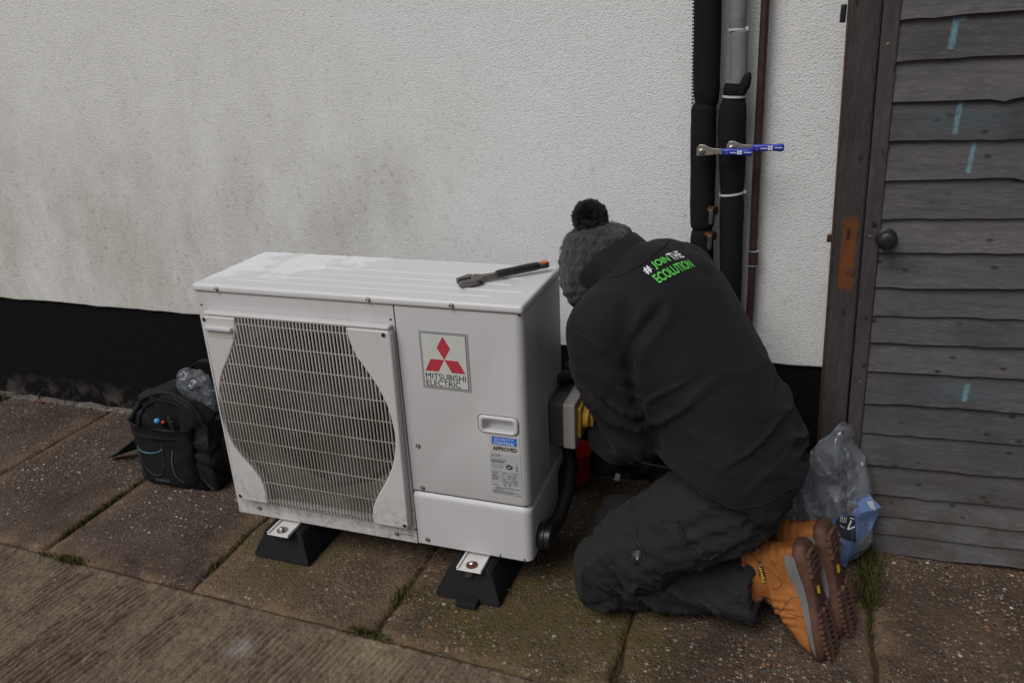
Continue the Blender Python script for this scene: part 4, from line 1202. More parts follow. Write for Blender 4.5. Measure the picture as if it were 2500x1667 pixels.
    def jf(co, no):
        x, y, z = co[:, 0], co[:, 1], co[:, 2]
        w = np.stack([fbm(co * 5, 2, 150), fbm(co * 5, 2, 152), fbm(co * 5, 2, 153)], 1) - .5
        q = co + w * .10
        d = .014 * (fbm(q * [6, 6, 8], 3, 151) - .5)
        lo = np.clip((.72 - z) / .22, 0, 1)
        # soft folds that run round the body above the hem
        s = q[:, 2] + .35 * q[:, 0]
        r1 = 1 - np.abs(fbm(np.stack([s * 21, q[:, 1] * 3.5, q[:, 0] * 3], 1), 2, 155) * 2 - 1)
        d += lo * .030 * np.clip(r1 - .74, 0, 1) / .26 * np.clip(fbm(co * 5.5, 2, 156) * 2.4 - .75, 0, 1)
        s2 = q[:, 2] - .7 * q[:, 0] + .2 * q[:, 1]
        r2 = 1 - np.abs(fbm(np.stack([s2 * 15, q[:, 1] * 3, (q[:, 0] + q[:, 2]) * 3], 1), 2, 158) * 2 - 1)
        d += np.clip((.78 - z) / .25, 0, 1) * .024 * np.clip(r2 - .76, 0, 1) / .24 * np.clip(fbm(co * 4.5, 2, 159) * 2.4 - .85, 0, 1)
        el = np.exp(-((z - .56) / .12) ** 2) * (x < 1.24) * (y < .2)
        s3 = q[:, 2] + .6 * q[:, 0] - .4 * q[:, 1]
        r3 = 1 - np.abs(fbm(np.stack([s3 * 22, q[:, 1] * 4, q[:, 0] * 3], 1), 2, 161) * 2 - 1)
        d += el * .024 * np.clip(r3 - .72, 0, 1) / .28
        # the sleeve tucks against the side along this line
        CL = crom([(1.268, .03, .84), (1.240, .0, .81), (1.218, -.015, .78), (1.210, -.02, .745), (1.216, -.015, .69), (1.225, -.01, .645), (1.236, 0, .59)], 8)
        dist = np.min(np.linalg.norm((co[:, None, :] - CL[None, :, :]) * [1, .35, 1], axis=2), axis=1)
        side = (y < .13)
        d -= side * .016 * np.exp(-(dist / .012) ** 2)
        d += side * .006 * np.exp(-((dist - .028) / .014) ** 2) * (x > 1.22)
        return d
    displace(me, jf)
    jk = obj_from_mesh('jacket', me, MAT['jacket'], p, 180)
    bvh = BVHTree.FromPolygons([v.co.copy() for v in me.vertices], [tuple(q.vertices) for q in me.polygons])
    def on(bv, pt, off=.002):
        loc, nor, i, dist = bv.find_nearest(Vector(pt))
        return loc + nor * off
    # stand-up collar
    rg = []
    ax = Vector((-.085, .028, .062)); axn = ax.normalized()
    for t, r0, r1 in ((-.45, .122, .110), (-.1, .112, .100), (.22, .108, .095), (.50, .107, .094), (.66, .106, .093), (.70, .103, .090), (.66, .099, .086), (.4, .096, .084), (.1, .094, .082)):
        c = Vector((1.156, .250, .850)) + ax * t
        s = Vector(SHO); s = (s - axn * s.dot(axn)).normalized(); d = axn.cross(s)
        rg.append([c + s * (r0 * math.cos(a)) + d * (r1 * math.sin(a)) + axn * (.010 * math.cos(a) * max(0, t)) + axn * (.004 * math.sin(3 * a + 1) * max(0, t)) for a in [2 * math.pi * k / 40 for k in range(40)]])
    mb = MB(); mb.rings(rg, cap=False)
    cm = mb.mesh('collar')
    def cf(co, no): return .012 * (fbm(co * [13, 13, 13], 3, 160) - .5)
    cm.update()
    displace(cm, cf)
    cm.update()
    obj_from_mesh('collar', cm, MAT['jacket'], jk, 180)
    # seams: yoke under the collar, armhole, sleeve, hem
    def seam(name, pts, rad=.0016, k=6, bv=bvh, mat='seam', par=jk, off=.0012):
        q = [on(bv, v, off) for v in crom(pts, k)]
        return MB().tube(q, rad, 6).build(name, MAT[mat], par, smooth=60)
    seam('seam', [(1.085, .165, .88), (1.14, .12, .91), (1.205, .14, .935), (1.245, .23, .95), (1.25, .33, .95)])
    seam('seam', [(1.05, .03, .80), (1.10, -.03, .795), (1.17, -.02, .755), (1.215, 0, .68), (1.225, .01, .59)])
    hem = []
    for k in range(25):
        a = 2 * math.pi * k / 24
        hem.append((1.428 + .20 * math.sin(a), .118 + .23 * math.cos(a), .422 + .02 * math.sin(a)))
    seam('hem_seam', hem, .0014, 3, off=.0002)
    # lettering across the shoulder blades, laid onto the cloth
    LN = Vector((.40, -.42, .81)).normalized()
    def back_text(body, corners, mat, bold=.012):
        B = [Vector(c) for c in corners]          # bottom left, bottom right, top right, top left on the cloth
        v, f, _ = text_polys(body, bold)
        me2 = bpy.data.meshes.new('tmp'); me2.from_pydata([(a, b, 0) for a, b in v], [], f)
        bm = bmesh.new(); bm.from_mesh(me2); bmesh.ops.triangulate(bm, faces=bm.faces)
        bmesh.ops.subdivide_edges(bm, edges=[e for e in bm.edges if e.calc_length() > .05], cuts=2, use_grid_fill=True)
        bmesh.ops.triangulate(bm, faces=bm.faces)
        for vv in bm.verts:
            q = (B[0] * (1 - vv.co.x) + B[1] * vv.co.x) * (1 - vv.co.y) + (B[3] * (1 - vv.co.x) + B[2] * vv.co.x) * vv.co.y
            hit = bvh.ray_cast(q + LN * .2, -LN)
            vv.co = (hit[0] if hit[0] is not None else q) + LN * .0025
        bm.to_mesh(me2); bm.free()
        o = obj_from_mesh('back_print', me2, MAT[mat], jk, None); me2.name = 'back_print'
    back_text('#', [(1.2277, .125, .9059), (1.2379, .1414, .9094), (1.222, .1511, .9222), (1.2119, .1346, .9187)], 'white_print', .03)
    back_text('JOIN', [(1.2436, .1465, .9092), (1.2751, .1907, .9166), (1.2569, .2029, .9319), (1.2253, .1593, .9249)], 'green_print', .025)
    back_text('THE', [(1.2775, .1997, .92), (1.3024, .2377, .9275), (1.2818, .2463, .9421), (1.2549, .2053, .9341)], 'white_print', .025)
    back_text('ECOLUTION', [(1.2557, .1145, .8866), (1.3287, .222, .9064), (1.3088, .2333, .922), (1.2351, .1253, .9024)], 'green_print', .025)

    # --- hat: lathe with knitted cables, turned-up slouch, pompom
    n = 144
    HB = HEAD_UP * 1.0
    prof = [(.074, -.066), (.080, -.062), (.089, -.048), (.098, -.025), (.101, .008), (.100, .042), (.094, .072), (.081, .099), (.060, .118), (.034, .129), (.012, .132)]
    K = crom(prof, 5)
    hat_up = (HEAD_UP + HEAD_F * -.05).normalized()
    hf = (HEAD_F - hat_up * HEAD_F.dot(hat_up)).normalized(); hs = hat_up.cross(hf)
    rg = []
    for i, (r, h) in enumerate(K):
        ring = []
        for k in range(n):
            a = 2 * math.pi * k / n
            fade = min(1, r / .06)
            rib = abs(math.sin(a * 10 + .35 * math.sin(h * 40 + a))) ** .6 * .0042
            cab = .0028 * math.sin(h * 2 * math.pi / .026 + 1.3 * math.sin(a * 3.1) + math.sin(a * 10) * 2.2 + (math.pi if int(a * 10 / math.pi) % 2 else 0))
            dip = -.030 * math.cos(a) * (1 if h < 0 else max(0, 1 - h / .05))    # lower at the brow... higher at the nape
            rr = r + (rib + cab) * fade
            ring.append(HEAD_C + hat_up * (h + .012 + dip * .6) + hf * (rr * 1.06 * math.cos(a)) + hs * (rr * .96 * math.sin(a)))
        rg.append(ring)
    mb = MB(); mb.rings(rg, cap=True)
    hm = mb.mesh('woolly_hat')
    displace(hm, lambda co, no: .014 * (fbm(co * 13, 3, 170) - .5) + .010 * (fbm(co * 70, 3, 171) - .5))
    hat = obj_from_mesh('woolly_hat', hm, MAT['knit'], p, 180)
    # loose fibres
    fz = MB()
    for r in range(5200):
        ring = rg[random.randrange(2, len(rg))]; c = Vector(ring[random.randrange(n)])
        out = (c - HEAD_C).normalized()
        t = (out + Vector((random.gauss(0, .7), random.gauss(0, .7), random.gauss(0, .7)))).normalized()
        s = out.cross(t).normalized() * .0005
        l = random.uniform(.004, .009)
        fz.add([c - s, c + s, c + t * l], [(0, 1, 2)])
    fo = fz.build('wool_fuzz', MAT['knit'], hat, smooth=None, fix=False); fo['kind'] = 'stuff'
    pc = HEAD_C + hat_up * .160 + hs * .010 + hf * .010
    pm = MB(); ball(pm, pc, .034, 14)
    for r in range(5200):
        d = Vector((random.gauss(0, 1), random.gauss(0, 1), random.gauss(0, 1))).normalized()
        l = .0445 + random.gauss(0, .002) + .004 * math.sin(d.x * 7) * math.sin(d.y * 6 + 1)
        d2 = (d + Vector((random.gauss(0, .12), random.gauss(0, .12), random.gauss(0, .12)))).normalized()
        s = d.cross(Vector((random.random(), random.random(), random.random()))).normalized() * .0013
        s2 = d.cross(s).normalized() * .0013
        a, b = pc + d * .026, pc + d2 * l
        pm.add([a - s, a + s, b + s * .8, b - s * .8], [(0, 1, 2, 3)])
        pm.add([a - s2, a + s2, b + s2 * .8, b - s2 * .8], [(0, 1, 2, 3)])
    pm.build('pompom', MAT['pom'], hat, smooth=None, fix=False)

    # --- trouser details: cargo pocket, flap loop, woven label, stitch lines, knee pad
    def cpatch(name, quad, off, mat, par=tr, nu=14, nv=14, thick=.004, bv=bvh_t):
        q = [Vector(a) for a in quad]
        g = []
        for j in range(nv + 1):
            for i in range(nu + 1):
                u_, v_ = i / nu, j / nv
                pt = (q[0] * (1 - u_) + q[1] * u_) * (1 - v_) + (q[3] * (1 - u_) + q[2] * u_) * v_
                loc, nor, _, _ = bv.find_nearest(pt)
                e = min(u_, 1 - u_, v_, 1 - v_)
                g.append(loc + nor * (off if e > 0 else -.003))
        fs = [(j * (nu + 1) + i, j * (nu + 1) + i + 1, (j + 1) * (nu + 1) + i + 1, (j + 1) * (nu + 1) + i) for j in range(nv) for i in range(nu)]
        return MB().add(g, fs).build(name, MAT[mat], par, smooth=180, fix=False)
    cpatch('cargo_pocket', [(1.225, -.085, .345), (1.315, -.085, .185), (1.40, -.085, .245), (1.345, -.085, .36)], .006, 'trouser')
    cpatch('knee_pad', [(1.085, -.06, .17), (1.10, -.06, .04), (1.22, -.06, .115), (1.185, -.07, .235)], .005, 'trouser_pad')
    lab = cpatch('woven_label', [(1.229, -.085, .262), (1.246, -.085, .228), (1.270, -.085, .240), (1.253, -.085, .274)], .0085, 'ink', nu=4, nv=4)
    cpatch('label_print', [(1.243, -.09, .256), (1.250, -.09, .243), (1.260, -.09, .249), (1.253, -.09, .262)], .0105, 'label_silver', nu=2, nv=2, par=tr)
    cpatch('label_print', [(1.237, -.09, .248), (1.243, -.09, .236), (1.246, -.09, .238), (1.240, -.09, .250)], .0105, 'label_silver', nu=2, nv=1, par=tr)
    seam('stitch_line', [(1.215, -.08, .36), (1.245, -.09, .30), (1.285, -.09, .225), (1.32, -.08, .17)], .0015, 6, bvh_t, 'stitch', tr)
    seam('stitch_line', [(1.34, -.08, .37), (1.37, -.09, .31), (1.40, -.09, .28), (1.42, -.08, .275), (1.44, -.08, .29)], .003, 6, bvh_t, 'trouser', tr, .003)
    seam('stitch_line', [(1.50, .02, .19), (1.503, -.02, .14), (1.50, -.015, .08)], .0014, 6, bvh_t, 'stitch', tr)
    seam('stitch_line', [(1.20, -.06, .10), (1.30, -.03, .115), (1.40, -.02, .135), (1.50, -.02, .15)], .0009, 6, bvh_t, 'stitch', tr)

    # --- boots
    def boot(heel, toe, nrm, shaft_dir, hide):
        H, T = Vector(heel), Vector(toe)
        f = (T - H).normalized(); L = (T - H).length
        u_ = -Vector(nrm); u_ = (u_ - f * u_.dot(f)).normalized()      # from sole up to the ankle
        s = f.cross(u_)                                                # lateral
        k = L / .295
        q = lambda a, b, c: H + f * (a * k) + s * (b * k) + u_ * (c * k)
        mb = MB()
        keys = [(.000, .031, .018, .062), (.012, .037, .012, .085), (.05, .040, .012, .110), (.10, .042, .012, .140), (.15, .046, .012, .130), (.20, .050, .012, .100), (.25, .049, .012, .072), (.28, .038, .013, .050), (.296, .020, .018, .038)]
        rg = []
        for a, w, h0, h1 in crom(keys, 4):
            c_, hh = (h0 + h1) / 2, (h1 - h0) / 2
            rg.append([q(a, w * math.copysign(abs(math.cos(t)) ** .8, math.cos(t)) * (1 if math.sin(t) < 0 else 1 - .28 * math.sin(t) ** 2), c_ + hh * math.copysign(abs(math.sin(t)) ** .75, math.sin(t))) for t in [2 * math.pi * j / 24 for j in range(24)]])
        mb.rings(rg)
        sd = Vector(shaft_dir).normalized()
        # ankle shaft
        rg = []
        for h, a, w, l in crom([(.03, .065, .036, .062), (.075, .066, .041, .070), (.105, .068, .044, .077), (.135, .070, .049, .084), (.160, .071, .054, .090)], 4):
            rg.append([q(a, w * math.cos(t), h) + f * (l * k * math.sin(t)) for t in [2 * math.pi * j / 28 for j in range(28)]])
        mb.rings(rg)
        me = remeshed(mb, 'boot', .0045, 5, .5)
        def bf(co, no):
            d = .004 * (fbm(co * 30, 3, 190) - .5)
            lf = (co - np.array(H)) @ np.array(f) / k; lh = (co - np.array(H)) @ np.array(u_) / k
            d += .0035 * np.exp(-((lf - .17) / .035) ** 2) * np.sin(lf * 2 * np.pi / .021) * (lh > .05)
            d += .004 * np.exp(-((lh - .10) / .02) ** 2) * np.sin(lh * 2 * np.pi / .02) * .5
            return d
        displace(me, bf)
        b = obj_from_mesh('boot', me, MAT['leather'], p, 180)
        bb = BVHTree.FromPolygons([v.co.copy() for v in me.vertices], [tuple(x.vertices) for x in me.polygons])
        # sole with its waist, thick at heel, then grey wedge and tread lugs
        ol = [(-.006, .000), (-.002, .022), (.015, .036), (.05, .041), (.09, .038), (.13, .037), (.17, .045), (.215, .053), (.255, .052), (.285, .040), (.300, .018), (.303, 0)]
        half = crom(ol, 4)
        outl = [(a, b_) for a, b_ in half] + [(a, -b_) for a, b_ in half[-2:0:-1]]
        def ring(gr, h): return [q(.148 + (a - .148) * (1 + gr * .5), b_ * (1 + gr), h + (.012 * max(0, (a - .24) / .06) ** 2)) for a, b_ in outl]
        MB().rings([ring(-.10, -.004), ring(-.02, -.001), ring(.05, .006), ring(.07, .016), ring(.05, .026), ring(-.02, .030)]).build('sole', MAT['sole'], b, smooth=50)
        # heel cup and toe bumper rise onto the upper
        # grey side wedges
        for sg in (1, -1):
            top = [(.012, .046), (.035, .050), (.075, .046), (.12, .036), (.18, .029), (.24, .026), (.275, .024)]
            bot = [(.020, .024), (.05, .020), (.09, .0165), (.13, .015), (.18, .014), (.24, .015), (.275, .018)]
            A, B = crom(top, 4), crom(bot, 4)
            wd = lambda a: np.interp(a, half[:, 0], half[:, 1])
            va, vb, vc = [], [], []
            for (a, h), (a2, h2) in zip(A, B):
                va.append(q(a, sg * (wd(a) * 1.075 + .0005), h)); vb.append(q(a2, sg * (wd(a2) * 1.085 + .0022), h2)); vc.append(q(a, sg * (wd(a) * .8), h))
            m_ = len(va)
            MB().add(va + vb + vc, [(i, i + 1, m_ + i + 1, m_ + i) for i in range(m_ - 1)] + [(2 * m_ + i, 2 * m_ + i + 1, i + 1, i) for i in range(m_ - 1)]).build('midsole', MAT['midsole'], b, smooth=60, fix=False)
        lugs = []
        rr = random.Random(5)
        a = .168
        while a < .292:
            wd_ = float(np.interp(a, half[:, 0], half[:, 1]))
            for sg in (1, -1):
                for j, (b0, b1) in enumerate(((.004, .42), (.50, .96))):
                    x0, x1 = b0 * wd_ * sg, b1 * wd_ * sg
                    sk = .010 * (1 if j == 0 else -.4)
                    poly = [(a, x0), (a + .0075, x0), (a + .0075 + sk, x1), (a + sk, x1)]
                    if sg < 0: poly = poly[::-1]
                    lugs.append(MB().prism(poly, -.0105, -.002, lambda u2, v2, d2: q(u2, v2, d2)))
            a += .0142
        a = .012
        while a < .075:
            wd_ = float(np.interp(a, half[:, 0], half[:, 1]))
            for sg in (1, -1):
                poly = [(a, sg * .003), (a + .010, sg * .003), (a + .014, sg * wd_ * .95), (a + .004, sg * wd_ * .95)]
                if sg < 0: poly = poly[::-1]
                lugs.append(MB().prism(poly, -.011, -.002, lambda u2, v2, d2: q(u2, v2, d2)))
            a += .0165
        for lg in lugs: lg.build('tread_lug', MAT['sole_dirty'], b, smooth=None)
        MB().prism([(.112, -.004), (.130, -.004), (.130, .004), (.112, .004)], -.006, -.002, lambda u2, v2, d2: q(u2, v2, d2)).build('sole_inlay', MAT['gold'], b, smooth=None)
        # stitching, padded rim, laces, side badge
        sgn = 1 if s.y < 0 else -1                      # side that faces the yard
        def bs(pts, rad=.0012, mat='leather_seam', off=.0008, nm='stitching'):
            qq = []
            for a_, h_ in crom(pts, 5):
                hit = bb.ray_cast(q(a_, sgn * .12, h_), -s * sgn)
                if hit[0] is not None: qq.append(hit[0] + s * sgn * off)
            if len(qq) > 2: MB().tube(qq, rad, 6).build(nm, MAT[mat], b, smooth=60)
        bs([(.015, .148), (.012, .135), (.030, .120), (.062, .088), (.085, .070), (.100, .078), (.108, .100)])
        bs([(.015, .144), (.016, .132), (.034, .116), (.064, .084), (.085, .066)])
        bs([(.125, .035), (.128, .055), (.150, .075), (.160, .085)])
        bs([(.175, .030), (.170, .050), (.165, .070)])
        bs([(.030, .085), (.060, .072)], .0018)
        for h in (.155,):
            rim = []
            for j in range(33):
                t = 2 * math.pi * j / 32
                rim.append(q(.071, .053 * math.cos(t), h) + f * (.088 * k * math.sin(t)))
            MB().tube(rim, .006 * k, 8).build('padded_rim', MAT['leather'], b, smooth=60)
            rim2 = [r_ - f * 0 + u_ * (.006 * k) for r_ in rim]
            MB().tube([q(.071, 0, .166) + (r_ - q(.071, 0, h)) * .93 for r_ in rim], .005 * k, 8).build('sock_lining', MAT['sock'], b, smooth=60)
        for j, (a_, h_) in enumerate(((.140, .160), (.150, .146), (.162, .134), (.176, .122), (.190, .110))):
            ls = []
            for t in np.linspace(-1, 1, 9):
                o_ = q(a_ + .05, t * .026, h_ + .06); dirn = -(f * .62 + u_ * .78)
                hit = bb.ray_cast(o_, dirn)
                if hit[0] is not None: ls.append(hit[0] + hit[1] * .002)
            if len(ls) > 3: MB().tube(ls, .0026, 6).build('lace', MAT['sock'], b, smooth=60)
        if not hide:
            def bq(a_, h_, o_):
                hit = bb.ray_cast(q(a_, sgn * .12, h_), -s * sgn)
                return (hit[0] if hit[0] is not None else q(a_, sgn * .04, h_)) + s * sgn * o_
            # badge lies across the shaft under the rim
            pl = rrect(0, 1, 0, 1, .45, 6)
            c0, w_, h_ = (.060, .113), .058, .0150
            MB().add([bq(c0[0] + (pu - .5) * w_, c0[1] + (pv - .5) * h_, .0025) for pu, pv in pl], [tuple(range(len(pl)))]).build('boot_badge', MAT['ink'], b, smooth=None, fix=False)
            # lettering reads from toe side to heel side
            text_on('boot_lettering', 'DEWALT', lambda a_, b_: bq(c0[0] + (.5 - a_) * .050, c0[1] + (.5 - b_) * .0095, .0042), MAT['gold'], b, .03)
        return b
    boot((1.636, .046, .276), (1.716, -.012, .008), (.92, -.23, .31), (-1, 0, 0), False)
    boot((1.684, .122, .287), (1.762, .086, .010), (.92, -.26, .31), (-1, 0, 0), True)
build_person()

# ================================================================== PIPES ON THE WALL
def build_pipes():
    def px(z, x_top, x_low): return x_low + (x_top - x_low) * (z - .6) / .9       # pipes lean a touch
    # --- left run: black foam lagging in lengths, zip strip, lever valve and drain cocks
    p = empty('lagged_pipe', (1.30, .58, 0), 'pipe in black foam lagging with a toothed zip edge, nearest the unit', 'pipe')
    def lag(name, x_top, x_low, y, segs, mat, par, flat=1.0):
        for (z0, z1, r0, r1, dx) in segs:
            K = []
            for t, k in ((0, .80), (.03, .95), (.10, 1.0), (.5, 1.0), (.9, 1.0), (.97, .95), (1, .78)):
                z = z0 + (z1 - z0) * t
                K.append((px(z, x_top, x_low) + dx, y, z, (r0 + (r1 - r0) * t) * k))
            K = crom(K, 6)
            mb = MB(); mb.tube([q[:3] for q in K], [q[3] for q in K], 24)
            me = mb.mesh(name)
            displace(me, lambda co, no: .004 * (fbm(co * [14, 14, 9], 3, 210) - .5) + .0015 * (fbm(co * 60, 2, 211) - .5))
            obj_from_mesh(name, me, MAT[mat], par, 50)
    lag('lagging', 1.285, 1.312, .585, [(1.245, 2.2, .036, .034, .006), (.905, 1.252, .0335, .034, 0), (.40, .908, .033, .033, 0), (.06, .405, .033, .033, 0)], 'insul', p)
    mb = MB()
    z = 1.25
    while z < 1.75:
        x = px(z, 1.285, 1.312) - .0285
        mb.box(x - .0035, x + .002, .575, .583, z, z + .004); z += .0085
    zo = mb.build('zip_teeth', MAT['insul'], p, smooth=None); zo['kind'] = 'stuff'
    def lever(par, x, y, z, ang, ln):
        M = Matrix.Translation((x, y, z)) @ Matrix.Rotation(R(ang), 4, 'Y')
        MB().lathe([(.016, 0), (.016, .012), (.010, .015), (.010, .022)], (x, y + .02, z), (0, -1, 0), 6).build('valve_stem', MAT['zinc'], par, smooth=25)
        mb = MB(); mb.prism([(-.014, -.012), (.02, -.010), (.034, -.0075), (.060, -.0075), (.060, .0075), (.034, .0075), (.02, .010), (.006, .017), (-.008, .017), (-.014, .008)], -.003, .0, lambda u, v, d: M @ Vector((u, d, v)))
        mb.build('lever_plate', MAT['zinc'], par, smooth=25, bevel=.001)
        MB().lathe([(.0085, 0), (.0085, .005), (.005, .007), (0, .007)], M @ Vector((0, -.003, 0)), (0, -1, 0), 6).build('lever_nut', MAT['screw'], par, smooth=25)
        rg = []
        for u, h, t in ((.052, .0078, .004), (.056, .009, .0055), (.10, .0085, .005), (ln - .028, .0082, .005), (ln - .014, .0098, .0055), (ln - .004, .0100, .0055), (ln, .007, .003)):
            rg.append([M @ Vector((u, -.0015 + t * math.sin(a), h * math.copysign(abs(math.cos(a)) ** .6, math.cos(a)))) for a in [2 * math.pi * k / 14 for k in range(14)]])
        hd = MB().rings(rg).build('lever_handle', MAT['lever_blue'], par, smooth=50)
        mk = MB()
        def r4(u0, u1, v0, v1): mk.add([M @ Vector((u0, -.0072, v0)), M @ Vector((u1, -.0072, v0)), M @ Vector((u1, -.0072, v1)), M @ Vector((u0, -.0072, v1))], [(0, 1, 2, 3)])
        r4(.090, .0955, .0005, .005); r4(.0965, .102, .0005, .005); r4(.090, .0955, -.005, -.0005); r4(.0965, .102, -.005, -.0005)
        for k in range(6): r4(.072 + k * .0028, .0742 + k * .0028, -.003, -.0002)
        for k in range(8): r4(.107 + k * .0024, .1088 + k * .0024, -.0012, .0016)
        for a, b in ((.060, .003), (.064, .003), (.060, -.004), (.064, -.004)): r4(a, a + .002, b, b + .001)
        mk.build('handle_marks', MAT['white_print'], par, smooth=None, fix=False)
    lever(p, 1.302, .500, 1.136, 1.0, .129)
    for z in (.967, .895):
        MB().lathe([(.009, 0), (.009, .012), (.0125, .013), (.0125, .020), (.010, .021), (.010, .025), (.0125, .026), (.0125, .031), (0, .0315)], (1.316, .566, z), (.80, -.6, .0), 18).build('drain_cock', MAT['brass'], p, smooth=30)
        MB().prism([(-.005, .012), (.005, .012), (.006, -.022), (.003, -.03), (-.003, -.03), (-.006, -.022)], -.004, .004, lambda u, v, d: (1.330 + u, .536 + d, z - .006 + v)).build('cock_lever', MAT['steel_dark'], p, smooth=25, bevel=.0015)
    # --- right run: grey lagging above, black wrap below, ties
    g = empty('wrapped_pipe', (1.38, .58, 0), 'pipe in grey lagging above and tied black wrapping below, beside a brown pipe', 'pipe')
    lag('grey_lagging', 1.367, 1.395, .585, [(1.43, 2.2, .0225, .0225, 0), (1.275, 1.432, .0235, .0225, .004)], 'insul_grey', g)
    K = crom([(1.372, .572, 1.300, .026), (1.372, .572, 1.285, .030), (1.371, .572, 1.265, .0285), (1.370, .572, 1.225, .036), (1.372, .57, 1.15, .037), (1.378, .572, 1.06, .034), (1.379, .574, 1.02, .031), (1.380, .574, 1.0, .031), (1.383, .574, .95, .033), (1.389, .576, .80, .0315), (1.394, .578, .6, .030), (1.402, .578, .3, .030), (1.406, .578, .05, .030)], 6)
    mb = MB(); mb.tube([q[:3] for q in K], [q[3] for q in K], 26)
    me = mb.mesh('black_wrap'); displace(me, lambda co, no: .006 * (fbm(co * [16, 16, 10], 3, 215) - .5)); obj_from_mesh('black_wrap', me, MAT['insul'], g, 60)
    me = MB().tube([(1.389, .555, 1.275), (1.398, .553, 1.298), (1.4035, .553, 1.318), (1.409, .552, 1.327)], [.012, .014, .010, .003], 10).mesh('loose_flap')
    displace(me, lambda co, no: .004 * (fbm(co * 50, 2, 216) - .5)); obj_from_mesh('loose_flap', me, MAT['insul'], g, 60)
    def tie(x, y, z, r, par, tilt=.0):
        rg = []
        for dz, dr in ((-.0028, 0), (-.0028, .0018), (.0028, .0018), (.0028, 0)):
            rg.append([(x + (r + dr) * math.cos(a), y + (r + dr) * math.sin(a), z + dz + tilt * math.cos(a)) for a in [2 * math.pi * k / 28 for k in range(28)]])
        MB().rings(rg, cap=False).build('cable_tie', MAT['tie'], par, smooth=40)
        MB().box(x + r - .002, x + r + .007, y - .006, y + .001, z - .004 + tilt, z + .005 + tilt).build('tie_head', MAT['tie'], par, bevel=.001)
    tie(1.3715, .572, 1.268, .0295, g, -.001); tie(1.379, .574, 1.012, .032, g, .004); tie(1.368, .585, 1.432, .0215, g)
    lever(g, 1.377, .522, 1.142, -0.4, .130)
    # --- brown painted pipe with a coupling
    b = empty('brown_pipe', (1.45, .62, 0), 'thin brown painted pipe running up the wall, right of the lagged pipes', 'pipe')
    MB().tube([(1.444, .612, .06), (1.447, .612, .45), (1.449, .612, .7), (1.440, .612, 1.05), (1.432, .612, 1.5), (1.424, .612, 2.2)], .0112, 16).build('pipe_length', MAT['brown_pipe'], b, smooth=60)
    MB().lathe([(.0112, -.026), (.0138, -.026), (.0138, .014), (.0112, .014)], (1.4475, .612, .826), (-.02, 0, 1), 18).build('coupling', MAT['brown_pipe'], b, smooth=40)
    for z in (.799, .841):
        MB().lathe([(.0115, -.0008), (.0142, -.0008), (.0142, .0008), (.0115, .0008)], (1.4475, .612, z), (-.02, 0, 1), 18).build('coupling_ring', MAT['tie'], b, smooth=None)
    for z in (.35, 1.7):
        MB().box(1.43, 1.455, .615, .651, z, z + .012).build('pipe_clip', MAT['brown_pipe'], b)
build_pipes()

